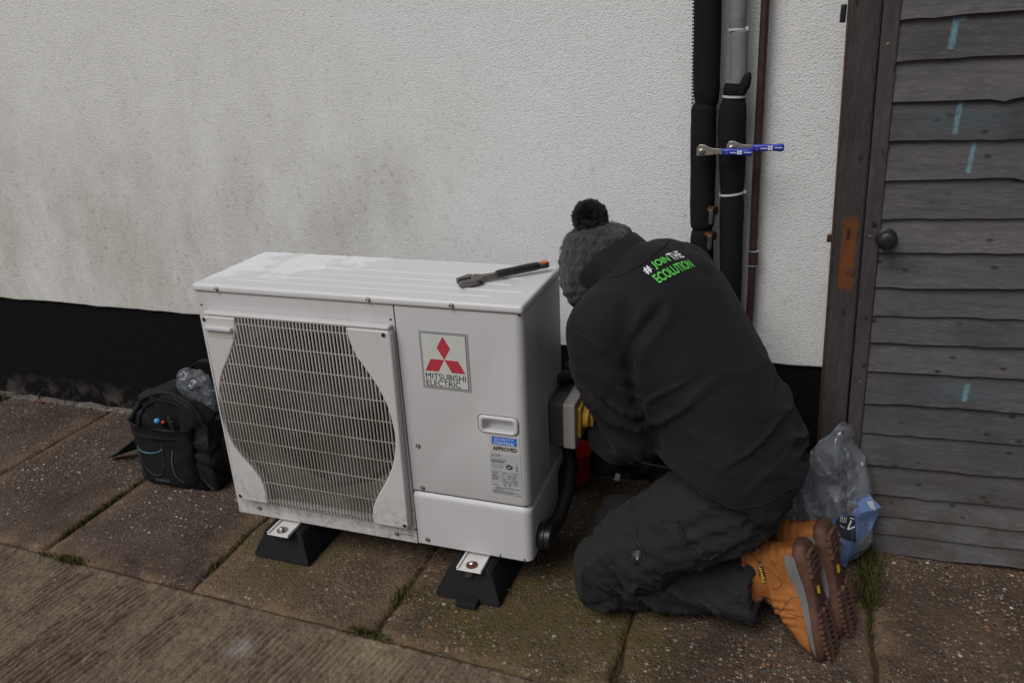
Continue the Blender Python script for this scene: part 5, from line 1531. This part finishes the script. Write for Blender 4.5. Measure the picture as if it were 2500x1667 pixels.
# ================================================================== BACKPACK AND ITS CONTENTS
def build_backpack():
    p = empty('backpack', (-.42, .31, 0), 'open black backpack standing on the slabs left of the heat pump', 'backpack')
    X0, Y0 = -.425, .315
    def sec(z, a, b, dx=0, dy=0, e=3.2, n=40):
        return [(X0 + dx + a * math.copysign(abs(math.cos(t)) ** (2 / e), math.cos(t)), Y0 + dy + b * math.copysign(abs(math.sin(t)) ** (2 / e), math.sin(t)), z) for t in [2 * math.pi * k / n for k in range(n)]]
    def arch(y, k, lift=0.0):
        pts = []
        hw, zs, zt = .158 * k, .225, .372 + lift
        for t in np.linspace(-1, 1, 13): pts.append((X0 + hw * .96 * t, y, .004 if k < .97 else .002))
        for z in np.linspace(.03, zs, 9): pts.append((X0 + hw * (.985 + .015 * z / zs), y, z))
        for a in np.linspace(0, math.pi, 23)[1:-1]: pts.append((X0 + hw * math.copysign(abs(math.cos(a)) ** .85, math.cos(a)), y, zs + (zt - zs) * k * math.sin(a) ** .8))
        for z in np.linspace(zs, .03, 9): pts.append((X0 - hw * (.985 + .015 * z / zs), y, z))
        return pts
    me = MB().rings([arch(*r) for r in ((.212, .86), (.214, .93), (.222, .985), (.235, 1.0), (.265, 1.0), (.30, 1.0, -.004), (.34, .995, -.008), (.38, .985, -.012), (.405, .96, -.016), (.418, .90, -.02))]).mesh('pack_body')
    bmx = bmesh.new(); bmx.from_mesh(me); bmesh.ops.recalc_face_normals(bmx, faces=bmx.faces); bmesh.ops.subdivide_edges(bmx, edges=bmx.edges, cuts=1, use_grid_fill=True); bmx.to_mesh(me); bmx.free()
    def bpf(co, no):
        w = fbm(co * 8, 2, 228) - .5
        r1 = 1 - np.abs(fbm(np.stack([(co[:, 2] + .6 * co[:, 0] + .1 * w) * 17, co[:, 1] * 6, co[:, 0] * 5], 1), 2, 229) * 2 - 1)
        return .020 * (fbm(co * [9, 9, 8], 3, 230) - .5) + .006 * (fbm(co * 34, 3, 231) - .5) - .020 * np.clip(r1 - .75, 0, 1) / .25
    displace(me, bpf)
    body = obj_from_mesh('pack_body', me, MAT['pack'], p, 180)
    bv = BVHTree.FromPolygons([v.co.copy() for v in me.vertices], [tuple(q.vertices) for q in me.polygons])
    def on(pt, off):
        l, n_, _, _ = bv.find_nearest(Vector(pt)); return l + n_ * off
    # front pocket: a bulging pouch with a gaping mouth and a peaked corner
    S = [(.008, .108, .016), (.03, .120, .030), (.09, .124, .036), (.16, .124, .034), (.205, .125, .034), (.235, .130, .038), (.246, .133, .043)]
    K = crom([list(x) for x in S], 4)
    rg = []
    for z, a, b in K:
        ring = []
        for k in range(25):
            t = math.pi + math.pi * k / 24
            pk = max(0, z - .2) * (.30 * max(0, -math.cos(t)) ** 2)
            ring.append((X0 - .035 + a * math.copysign(abs(math.cos(t)) ** .6, math.cos(t)), Y0 - .098 + b * math.copysign(abs(math.sin(t)) ** .8, math.sin(t)), z + pk))
        rg.append(ring)
    inner = [[(x + (X0 - .035 - x) * .06, y + .006, z) for x, y, z in r] for r in rg[::-1]]
    allr = rg + inner
    mb = MB(); n = 25
    mb.add([q for r in allr for q in r], [(j * n + i, j * n + i + 1, (j + 1) * n + i + 1, (j + 1) * n + i) for j in range(len(allr) - 1) for i in range(n - 1)])
    me = mb.mesh('front_pocket'); displace(me, lambda co, no: .014 * (fbm(co * [14, 14, 12], 3, 233) - .5) + .012 * np.clip(.3 - np.abs(fbm(np.stack([co[:, 0] * 14, co[:, 1] * 8, co[:, 2] * 22], 1), 2, 234) * 2 - 1), 0, 1))
    pk = obj_from_mesh('front_pocket', me, MAT['pack'], p, 180)
    bvp = BVHTree.FromPolygons([v.co.copy() for v in me.vertices], [tuple(q.vertices) for q in me.polygons])
    def onp(x, z, off=.002):
        h = bvp.ray_cast(Vector((x, -.2, z)), Vector((0, 1, 0)))
        q = h[0] if h[0] is not None else on((x, .2, z), 0)
        return Vector(q) + Vector((0, -off, 0))
    MB().flat([(X0 - .035 + .12 * math.cos(t), Y0 - .100 + .05 * math.sin(t)) for t in [math.pi + math.pi * k / 16 for k in range(17)]], lambda a, b: (a, b, .215)).build('pocket_inside', MAT['pack_dark'], p, smooth=None, fix=False)
    def pipe_on(name, pts, r, mat, k=6):
        MB().tube([onp(x, z) for x, z in crom(pts, k)], r, 6).build(name, MAT[mat], pk, smooth=60)
    pipe_on('teal_piping', [(-.558, .160), (-.545, .148), (-.515, .143), (-.480, .148), (-.452, .160), (-.442, .172)], .0026, 'piping_teal')
    pipe_on('grey_piping', [(-.555, .150), (-.545, .10), (-.525, .065), (-.495, .055), (-.468, .068), (-.452, .10), (-.445, .15), (-.438, .19)], .0018, 'piping_grey')
    pipe_on('grey_piping', [(-.570, .14), (-.562, .09), (-.553, .04)], .0018, 'piping_grey')
    zp = crom([(-.402, .165), (-.410, .12), (-.412, .085), (-.402, .055), (-.385, .04)], 14)
    pipe_on('zip_tape', [(-.402, .165), (-.410, .12), (-.412, .085), (-.402, .055), (-.385, .04)], .0018, 'piping_grey')
    mb = MB()
    for x, z in zp[:38]:
        c = onp(x, z, .0035); mb.box(c.x - .0016, c.x + .0016, c.y - .001, c.y + .001, c.z - .0009, c.z + .0009)
    mb.build('zip_chain', MAT['zip'], pk, smooth=None)['kind'] = 'stuff'
    bvh_txt = lambda a, b: onp(-.508 + .062 * a, .030 + .016 * b + .004 * a, .003)
    text_on('pack_lettering', 'makita', bvh_txt, MAT['zip'], pk, .0, .35)
    # lid arch with its open zip, handle, straps
    for off, r, mat, nm in ((.0, .0075, 'pack', 'lid_welt'), (.020, .004, 'pack_dark', 'lid_zip')):
        pts = []
        for k in range(21):
            a = math.pi * k / 20
            pts.append(on((X0 + .01 - (.150 - off) * math.cos(a), .222, .235 + (.128 - off) * math.sin(a)), .003))
        MB().tube(pts, r, 8).build(nm, MAT[mat], p, smooth=60)
    pts = crom([(-.46, .40, .345), (-.45, .405, .385), (-.40, .405, .410), (-.33, .40, .41), (-.27, .39, .385), (-.25, .38, .35)], 5)
    rg = [[(q[0], q[1] - .012, q[2] - .003), (q[0], q[1] + .012, q[2] - .003), (q[0], q[1] + .012, q[2] + .003), (q[0], q[1] - .012, q[2] + .003)] for q in pts]
    MB().rings(rg).build('carry_handle', MAT['pack'], p, smooth=50)
    # loose strap lying out on the slabs to the left
    top = [(-.575, .30, .055), (-.63, .315, .075), (-.68, .325, .078), (-.73, .325, .060), (-.79, .315, .030), (-.838, .305, .010)]
    wd = [(.0, .028, -.034), (.0, .030, -.040), (.0, .034, -.036), (.0, .034, -.022), (.0, .028, -.010), (.0, .008, -.003)]
    A = crom([a + b for a, b in zip(top, wd)], 5)
    mb = MB(); rg = []
    for r in A:
        c = Vector(r[:3]); w = Vector(r[3:]); nn = Vector((0, .6, .8)) * .003
        rg.append([c - w - nn, c + w - nn, c + w + nn, c - w + nn])
    mb.rings(rg); mb.build('shoulder_strap', MAT['pack'], p, smooth=50)
    mb = MB(); rg = []
    for r in crom([(-.66, .335, .070, .0, .02, -.02), (-.645, .31, .035, 0, .022, -.012), (-.60, .29, .010, 0, .024, -.004), (-.555, .28, .008, 0, .022, 0)], 5):
        c = Vector(r[:3]); w = Vector(r[3:]); nn = Vector((.3, .4, .8)) * .003
        rg.append([c - w - nn, c + w - nn, c + w + nn, c - w + nn])
    mb.rings(rg); mb.build('shoulder_strap', MAT['pack'], p, smooth=50)
    # side pocket on the right
    me = MB(); ball(me, (-.275, .33, .11), .09, 20, (.35, .8, 1.05)); me = me.mesh('side_pocket')
    displace(me, lambda co, no: .012 * (fbm(co * 16, 3, 236) - .5)); obj_from_mesh('side_pocket', me, MAT['pack'], p, 180)
    # things in the pocket
    def tool(name, label, x, y, z, mat, r, sc):
        t = empty(name, (x, y, z - .05), label, 'tool', 'tools in the backpack pocket')
        mb = MB(); mb.lathe([(r * .7, 0), (r, r * .4), (r, r * 1.2), (r * .6, r * 1.8), (0, r * 2)], (x, y, z), (-.3, -.75, .55), 16); mb.build('handle_cap', MAT[mat], t, smooth=50)
        MB().tube([(x, y, z), (x + .02, y + .045, z - .06)], r * .8, 10).build('handle_shaft', MAT['black_plastic'], t, smooth=50)
    tool('screwdriver', 'blue tool cap poking out of the backpack pocket', -.452, .205, .262, 'blue_tip', .0095, 1)
    tool('screwdriver', 'red tool cap poking out of the backpack pocket', -.430, .205, .260, 'red_tip', .0065, 1)
    t = empty('pliers', (-.41, .21, .20), 'dark metal tool end standing in the backpack pocket', 'tool', 'tools in the backpack pocket')
    MB().tube([(-.404, .20, .285), (-.408, .205, .262), (-.405, .215, .22)], [.004, .006, .006], 8).build('pliers_arm', MAT['steel_dark'], t, smooth=50)
    MB().tube([(-.396, .20, .272), (-.398, .205, .255), (-.40, .215, .22)], [.004, .006, .006], 8).build('pliers_arm', MAT['steel_dark'], t, smooth=50)
    # crumpled clear bag stuffed behind the lid
    mb = MB(); loft(mb, [(-.315, .30, .25, 1, 0, 0, .030, .03, 2), (-.325, .295, .30, 1, 0, 0, .045, .038, 2), (-.340, .295, .345, 1, 0, 0, .052, .040, 2), (-.355, .295, .385, 1, 0, 0, .056, .040, 2.2), (-.362, .295, .412, 1, 0, 0, .044, .03, 2), (-.362, .295, .418, 1, 0, 0, .01, .01, 2)], 8, 40)
    me = mb.mesh('clear_bag')
    def cf(co, no):
        r1 = 1 - np.abs(fbm(co * 30, 3, 240) * 2 - 1)
        return .030 * (fbm(co * 17, 3, 241) - .5) + .014 * (r1 - .7)
    displace(me, cf)
    o = obj_from_mesh('clear_bag', me, MAT['film_small'], None, 25)
    tag(o, 'crumpled clear plastic bag stuffed into the top of the backpack', 'plastic bag')
build_backpack()

# ================================================================== LOOSE THINGS
def sheet(name, fn, nu, nv, mat, parent, smooth=180):
    g = [fn(i / nu, j / nv) for j in range(nv + 1) for i in range(nu + 1)]
    fs = [(j * (nu + 1) + i, j * (nu + 1) + i + 1, (j + 1) * (nu + 1) + i + 1, (j + 1) * (nu + 1) + i) for j in range(nv) for i in range(nu)]
    me = MB().add(g, fs).mesh(name)
    return me

def build_bags():
    # big clear bag leaning on the gate: front and back skins, pinched along the top
    poly = {0.0: (1.50, 1.795), .15: (1.53, 1.83), .35: (1.575, 1.825), .55: (1.61, 1.81), .72: (1.632, 1.79), .86: (1.668, 1.755), .95: (1.70, 1.742), 1.0: (1.712, 1.728)}
    zs = sorted(poly)
    def skin(sgn, seed):
        nu, nv = 70, 80
        U, V = np.meshgrid(np.linspace(0, 1, nu + 1), np.linspace(0, 1, nv + 1)); U = U.ravel(); V = V.ravel()
        l = np.interp(V, zs, [poly[z][0] for z in zs]); r = np.interp(V, zs, [poly[z][1] for z in zs])
        X = l + (r - l) * U
        edge = np.clip(4 * U * (1 - U), 0, 1) ** .6
        Zc = .03 + .385 * V
        bulge = .052 * edge * (1 - V ** 2 * .75)
        P = np.stack([X * 9, Zc * 6, X * 0 + seed], 1)
        r1 = 1 - np.abs(fbm(np.stack([(X + .35 * Zc) * 15, Zc * 5, X * 0 + seed], 1), 3, 250 + seed) * 2 - 1)
        r2 = 1 - np.abs(fbm(np.stack([(X - .6 * Zc) * 22, (Zc + X) * 9, X * 0 + seed], 1), 3, 260 + seed) * 2 - 1)
        cr = .040 * (fbm(P, 3, 255 + seed) - .5) + .030 * (r1 - .7) + .014 * (r2 - .7)
        Y = .375 + .055 * V + sgn * (bulge) - cr * (.35 + .65 * edge)
        Y = np.minimum(Y, .438 + .03 * (X < 1.66))
        jag = (fbm(np.stack([X * 0 + U * 0, Zc * 30, X * 0 + seed], 1), 2, 270) - .5) * .02
        Xo = X + np.where((U < .01) | (U > .99), jag, 0)
        Zo = Zc + .02 * (fbm(np.stack([X * 25, Zc * 10, X * 0], 1), 3, 275) - .5)
        vs = np.stack([Xo, Y, np.maximum(Zo, .004)], 1).tolist()
        fs = [(j * (nu + 1) + i, j * (nu + 1) + i + 1, (j + 1) * (nu + 1) + i + 1, (j + 1) * (nu + 1) + i) for j in range(nv) for i in range(nu)]
        return vs, fs
    b = empty('plastic_bag', (1.67, .39, 0), 'large crumpled clear plastic bag propped against the gate behind the boots', 'plastic bag')
    v, f = skin(-1, 1); MB().add(v, f).build('bag_front', MAT['film'], b, smooth=32, fix=False)
    v, f = skin(1, 2); MB().add(v, f).build('bag_back', MAT['film'], b, smooth=32, fix=False)
    # gathered fold and torn tuft on top
    pts = crom([(1.722, .372, .425), (1.733, .352, .36), (1.742, .345, .30), (1.748, .338, .24), (1.757, .335, .19)], 6)
    rg = []
    for i, q in enumerate(pts):
        w = .004 + .016 * (i / len(pts)) + .006 * math.sin(i * 1.3)
        rg.append([(q[0] - w, q[1] + .008, q[2]), (q[0] - w * .3, q[1] - .010 - .003 * math.sin(i), q[2]), (q[0] + w * .4, q[1] - .004, q[2]), (q[0] + w, q[1] + .008, q[2])])
    mb = MB()
    for j in range(len(rg) - 1): mb.add(rg[j] + rg[j + 1], [(k, k + 1, 5 + k, 4 + k) for k in range(3)])
    mb.build('bag_fold', MAT['film'], b, smooth=25, fix=False)
    # blue printed packet at the foot of the bag
    k = empty('blue_packet', (1.77, .37, 0), 'folded blue plastic packet with a dark printed panel, below the clear bag', 'packet')
    A = [Vector(q) for q in ((1.690, .345, .150), (1.765, .330, .195), (1.838, .375, .200), (1.815, .365, .120), (1.765, .345, .008), (1.712, .335, .060), (1.770, .322, .110), (1.800, .385, .235), (1.765, .39, .215))]
    faces = [(0, 5, 6), (0, 6, 1), (1, 6, 3), (1, 3, 2), (5, 4, 6), (6, 4, 3), (1, 2, 7), (1, 7, 8)]
    bm = bmesh.new(); vv = [bm.verts.new(q) for q in A]
    for f in faces: bm.faces.new([vv[i] for i in f])
    bmesh.ops.subdivide_edges(bm, edges=bm.edges, cuts=5, use_grid_fill=True)
    bmesh.ops.solidify(bm, geom=bm.faces, thickness=.002)
    for v in bm.verts: v.co.y += .010 * (mnoise.noise(v.co * 22)) + .005 * mnoise.noise(v.co * 60)
    me = bpy.data.meshes.new('packet_film'); bm.normal_update(); bm.to_mesh(me); bm.free()
    obj_from_mesh('packet_film', me, MAT['packet'], k, 25)
    bvp = BVHTree.FromPolygons([v.co.copy() for v in me.vertices], [tuple(q.vertices) for q in me.polygons])
    view = Vector((.10, .85, -.45)).normalized()
    def on(x, z, off):
        o = Vector((x, .36, z)); h = bvp.ray_cast(o - view * .4, view)
        return (h[0] if h[0] is not None else o) - view * off
    def patch(name, quad, off, mat, n=6):
        g = []
        for j in range(n + 1):
            for i in range(n + 1):
                u, v = i / n, j / n
                x = (quad[0][0] * (1 - u) + quad[1][0] * u) * (1 - v) + (quad[3][0] * (1 - u) + quad[2][0] * u) * v
                z = (quad[0][1] * (1 - u) + quad[1][1] * u) * (1 - v) + (quad[3][1] * (1 - u) + quad[2][1] * u) * v
                g.append(on(x, z, off))
        return MB().add(g, [(j * (n + 1) + i, j * (n + 1) + i + 1, (j + 1) * (n + 1) + i + 1, (j + 1) * (n + 1) + i) for j in range(n) for i in range(n)]).build(name, MAT[mat], k, smooth=60, fix=False)
    patch('print_panel', [(1.722, .105), (1.785, .090), (1.772, .175), (1.730, .180)], .002, 'packet_dark', 10)
    for i in range(4): patch('print_mark', [(1.737 + i * .0045, .148), (1.7395 + i * .0045, .1475), (1.739 + i * .0045, .166), (1.7365 + i * .0045, .1665)], .004, 'label_silver', 2)
    patch('print_mark', [(1.757, .130), (1.7605, .127), (1.7665, .158), (1.763, .160)], .004, 'white_print', 2)
    patch('print_mark', [(1.7605, .127), (1.7765, .140), (1.7745, .1425), (1.7585, .130)], .004, 'white_print', 2)
    patch('print_mark', [(1.760, .165), (1.771, .163), (1.771, .1655), (1.760, .1675)], .004, 'white_print', 2)
    patch('print_mark', [(1.738, .136), (1.750, .130), (1.751, .1325), (1.739, .1385)], .004, 'label_silver', 2)
    patch('paper_tab', [(1.805, .205), (1.822, .196), (1.812, .226), (1.797, .222)], .003, 'label_silver', 3)
build_bags()

def build_small():
    t = empty('red_tub', (.905, .592, 0), 'red rounded plastic tub on the ground behind the heat pump', 'tub')
    MB().lathe([(.030, .003), (.046, .006), (.058, .018), (.064, .04), (.066, .125), (.070, .129), (.070, .135), (.064, .135), (.061, .05), (.04, .016), (0, .012)], (.905, .592, 0), (0, 0, 1), 36).build('tub_wall', MAT['red'], t, smooth=50)
    hp = [(.868, .53, .122), (.872, .525, .15), (.905, .522, .162), (.938, .525, .15), (.942, .53, .122)]
    MB().tube(crom(hp, 4), .005, 8).build('tub_handle', MAT['red'], t, smooth=50)
    s = MB(); s.add([(1.040, .640, .004), (1.060, .636, .005), (1.062, .650, .022), (1.044, .655, .024), (1.048, .625, .010)], [(0, 1, 2, 3), (0, 4, 1)])
    o = s.build('paper_scrap', MAT['scrap'], None, smooth=None, fix=False); tag(o, 'small white scrap lying at the foot of the black plinth', 'scrap')
    # grass, moss and straw
    def blades(name, spots, mat, label, cat):
        mb = MB()
        for (x, y, sx, sy, n, h) in spots:
            for _ in range(n):
                bx, by = x + random.gauss(0, sx), y + random.gauss(0, sy)
                a = random.uniform(0, 2 * math.pi); hh = h * random.uniform(.4, 1.25); w = random.uniform(.0009, .0018)
                lean = random.uniform(.2, 1.0) * hh
                d = Vector((math.cos(a), math.sin(a), 0)); sd = Vector((-d.y, d.x, 0)) * w
                p0 = Vector((bx, by, -.006)); p1 = p0 + d * lean * .35 + Vector((0, 0, hh * .6)); p2 = p0 + d * lean + Vector((0, 0, hh * .95 + .004))
                mb.add([p0 - sd, p0 + sd, p1 + sd * .8, p1 - sd * .8, p2], [(0, 1, 2, 3), (3, 2, 4)])
        o = mb.build(name, MAT[mat], None, smooth=None, fix=False)
        tag(o, label, cat, kind='stuff')
    sp = []
    for k in range(26):                                    # along the joint left of the backpack
        t = k / 25; sp.append((-.602, -.14 + .26 * t, .006, .012, int(26 + 40 * math.sin(math.pi * t)), .013))
    sp += [(-.604, .17, .006, .03, 60, .012)]
    sp += [(-.47, -.228, .030, .010, 260, .014), (-.56, -.226, .03, .008, 70, .010), (-.016, -.13, .008, .02, 90, .016), (-.016, -.02, .006, .05, 60, .010), (.593, -.10, .010, .03, 130, .022), (.55, -.253, .022, .006, 150, .012), (.60, -.255, .02, .006, 60, .012)]
    sp += [(1.822, .415, .022, .035, 420, .038), (1.822, .32, .016, .03, 260, .028), (1.818, .235, .018, .022, 260, .026), (1.816, .13, .006, .03, 60, .010), (-1.80, .60, .03, .03, 260, .035), (1.225, -.20, .006, .05, 40, .008), (1.15, .60, .10, .02, 120, .018)]
    blades('grass', sp, 'grass', 'short green grass and weeds growing in the joints between the slabs', 'grass')
    mb = MB()
    for _ in range(95):
        x, y = random.gauss(.66, .10), random.gauss(.10, .05)
        if random.random() < .35: x, y = random.gauss(.56, .03), random.gauss(.03, .03)
        a = random.uniform(0, math.pi); L = random.uniform(.03, .10); h = random.uniform(.0, .035)
        d = Vector((math.cos(a), math.sin(a) * .8, 0))
        p = [Vector((x, y, .006)) - d * L * .5, Vector((x + random.gauss(0, .01), y, .006 + h)), Vector((x, y, .004 + h * .4)) + d * L * .5]
        mb.tube(crom([tuple(q) for q in p], 3), .0006, 3)
    o = mb.build('dry_straw', MAT['straw'], None, smooth=60, fix=False); tag(o, 'dry straw and roots lying under the heat pump', 'straw', kind='stuff')
    # mortar crumbs along the foot of the wall
    mb = MB()
    for _ in range(420):
        x = random.uniform(-2.2, -.55) if random.random() < .8 else random.uniform(.98, 1.7)
        r = abs(random.gauss(.004, .0035)) + .0015
        y = .660 - abs(random.gauss(0, .012))
        c = Vector((x, y, r * .4))
        vs = [c + Vector((random.gauss(0, 1), random.gauss(0, .8), random.gauss(0, .5))).normalized() * r * random.uniform(.7, 1.3) for _ in range(6)]
        mb.add(vs, [(0, 1, 2), (0, 2, 3), (0, 3, 1), (4, 1, 2), (4, 2, 3), (4, 3, 1), (5, 0, 1), (5, 1, 4)])
    # raised mortar fillet
    xs = np.linspace(-2.4, -.95, 160)
    zf = .012 * np.clip(fbm(np.stack([xs * 14, xs * 0, xs * 0], 1), 3, 290) * 2 - .35, .05, 1.4); yf = .664 - .018 * fbm(np.stack([xs * 20, xs * 0 + 4, xs * 0], 1), 3, 291) - .01
    rows = [[(x, y - .008, .0) for x, y in zip(xs, yf)], [(x, y, z) for x, y, z in zip(xs, yf, zf)], [(x, .666, z * 1.1) for x, z in zip(xs, zf)]]
    n = 160; mb.add([q for r in rows for q in r], [(j * n + i, j * n + i + 1, (j + 1) * n + i + 1, (j + 1) * n + i) for j in range(2) for i in range(n - 1)])
    o = mb.build('mortar_crumbs', MAT['crumb'], None, smooth=None, fix=False); tag(o, 'mortar crumbs and grit along the foot of the wall', 'grit', kind='stuff')
    st = empty('rusty_stub', (-1.585, .645, 0), 'short rusty stub standing at the foot of the wall on the left', 'stub')
    MB().tube([(-1.583, .642, 0), (-1.582, .645, .02), (-1.578, .648, .036)], [.006, .0045, .004], 8).build('stub_rod', MAT['rust'], st, smooth=50)
    MB().tube([(-1.60, .632, .003), (-1.575, .636, .005), (-1.545, .630, .003)], [.006, .008, .004], 8).build('stub_flake', MAT['rust'], st, smooth=50)
    # loose grit on slabs and concrete
    mb = MB()
    for _ in range(1500):
        x = random.uniform(-1.8, 2.3); y = random.uniform(-.9, .62)
        r = abs(random.gauss(.0012, .0009)) + .0007
        c = Vector((x, y, r * .3))
        vs = [c + Vector((random.gauss(0, 1), random.gauss(0, 1), random.gauss(0, .6))).normalized() * r for _ in range(5)]
        mb.add(vs, [(0, 1, 2), (0, 2, 3), (0, 3, 1), (4, 1, 2), (4, 2, 3), (4, 3, 1)])
    o = mb.build('grit', MAT['crumb'], None, smooth=None, fix=False); tag(o, 'fine loose grit scattered over slabs and concrete', 'grit', kind='stuff')
build_small()
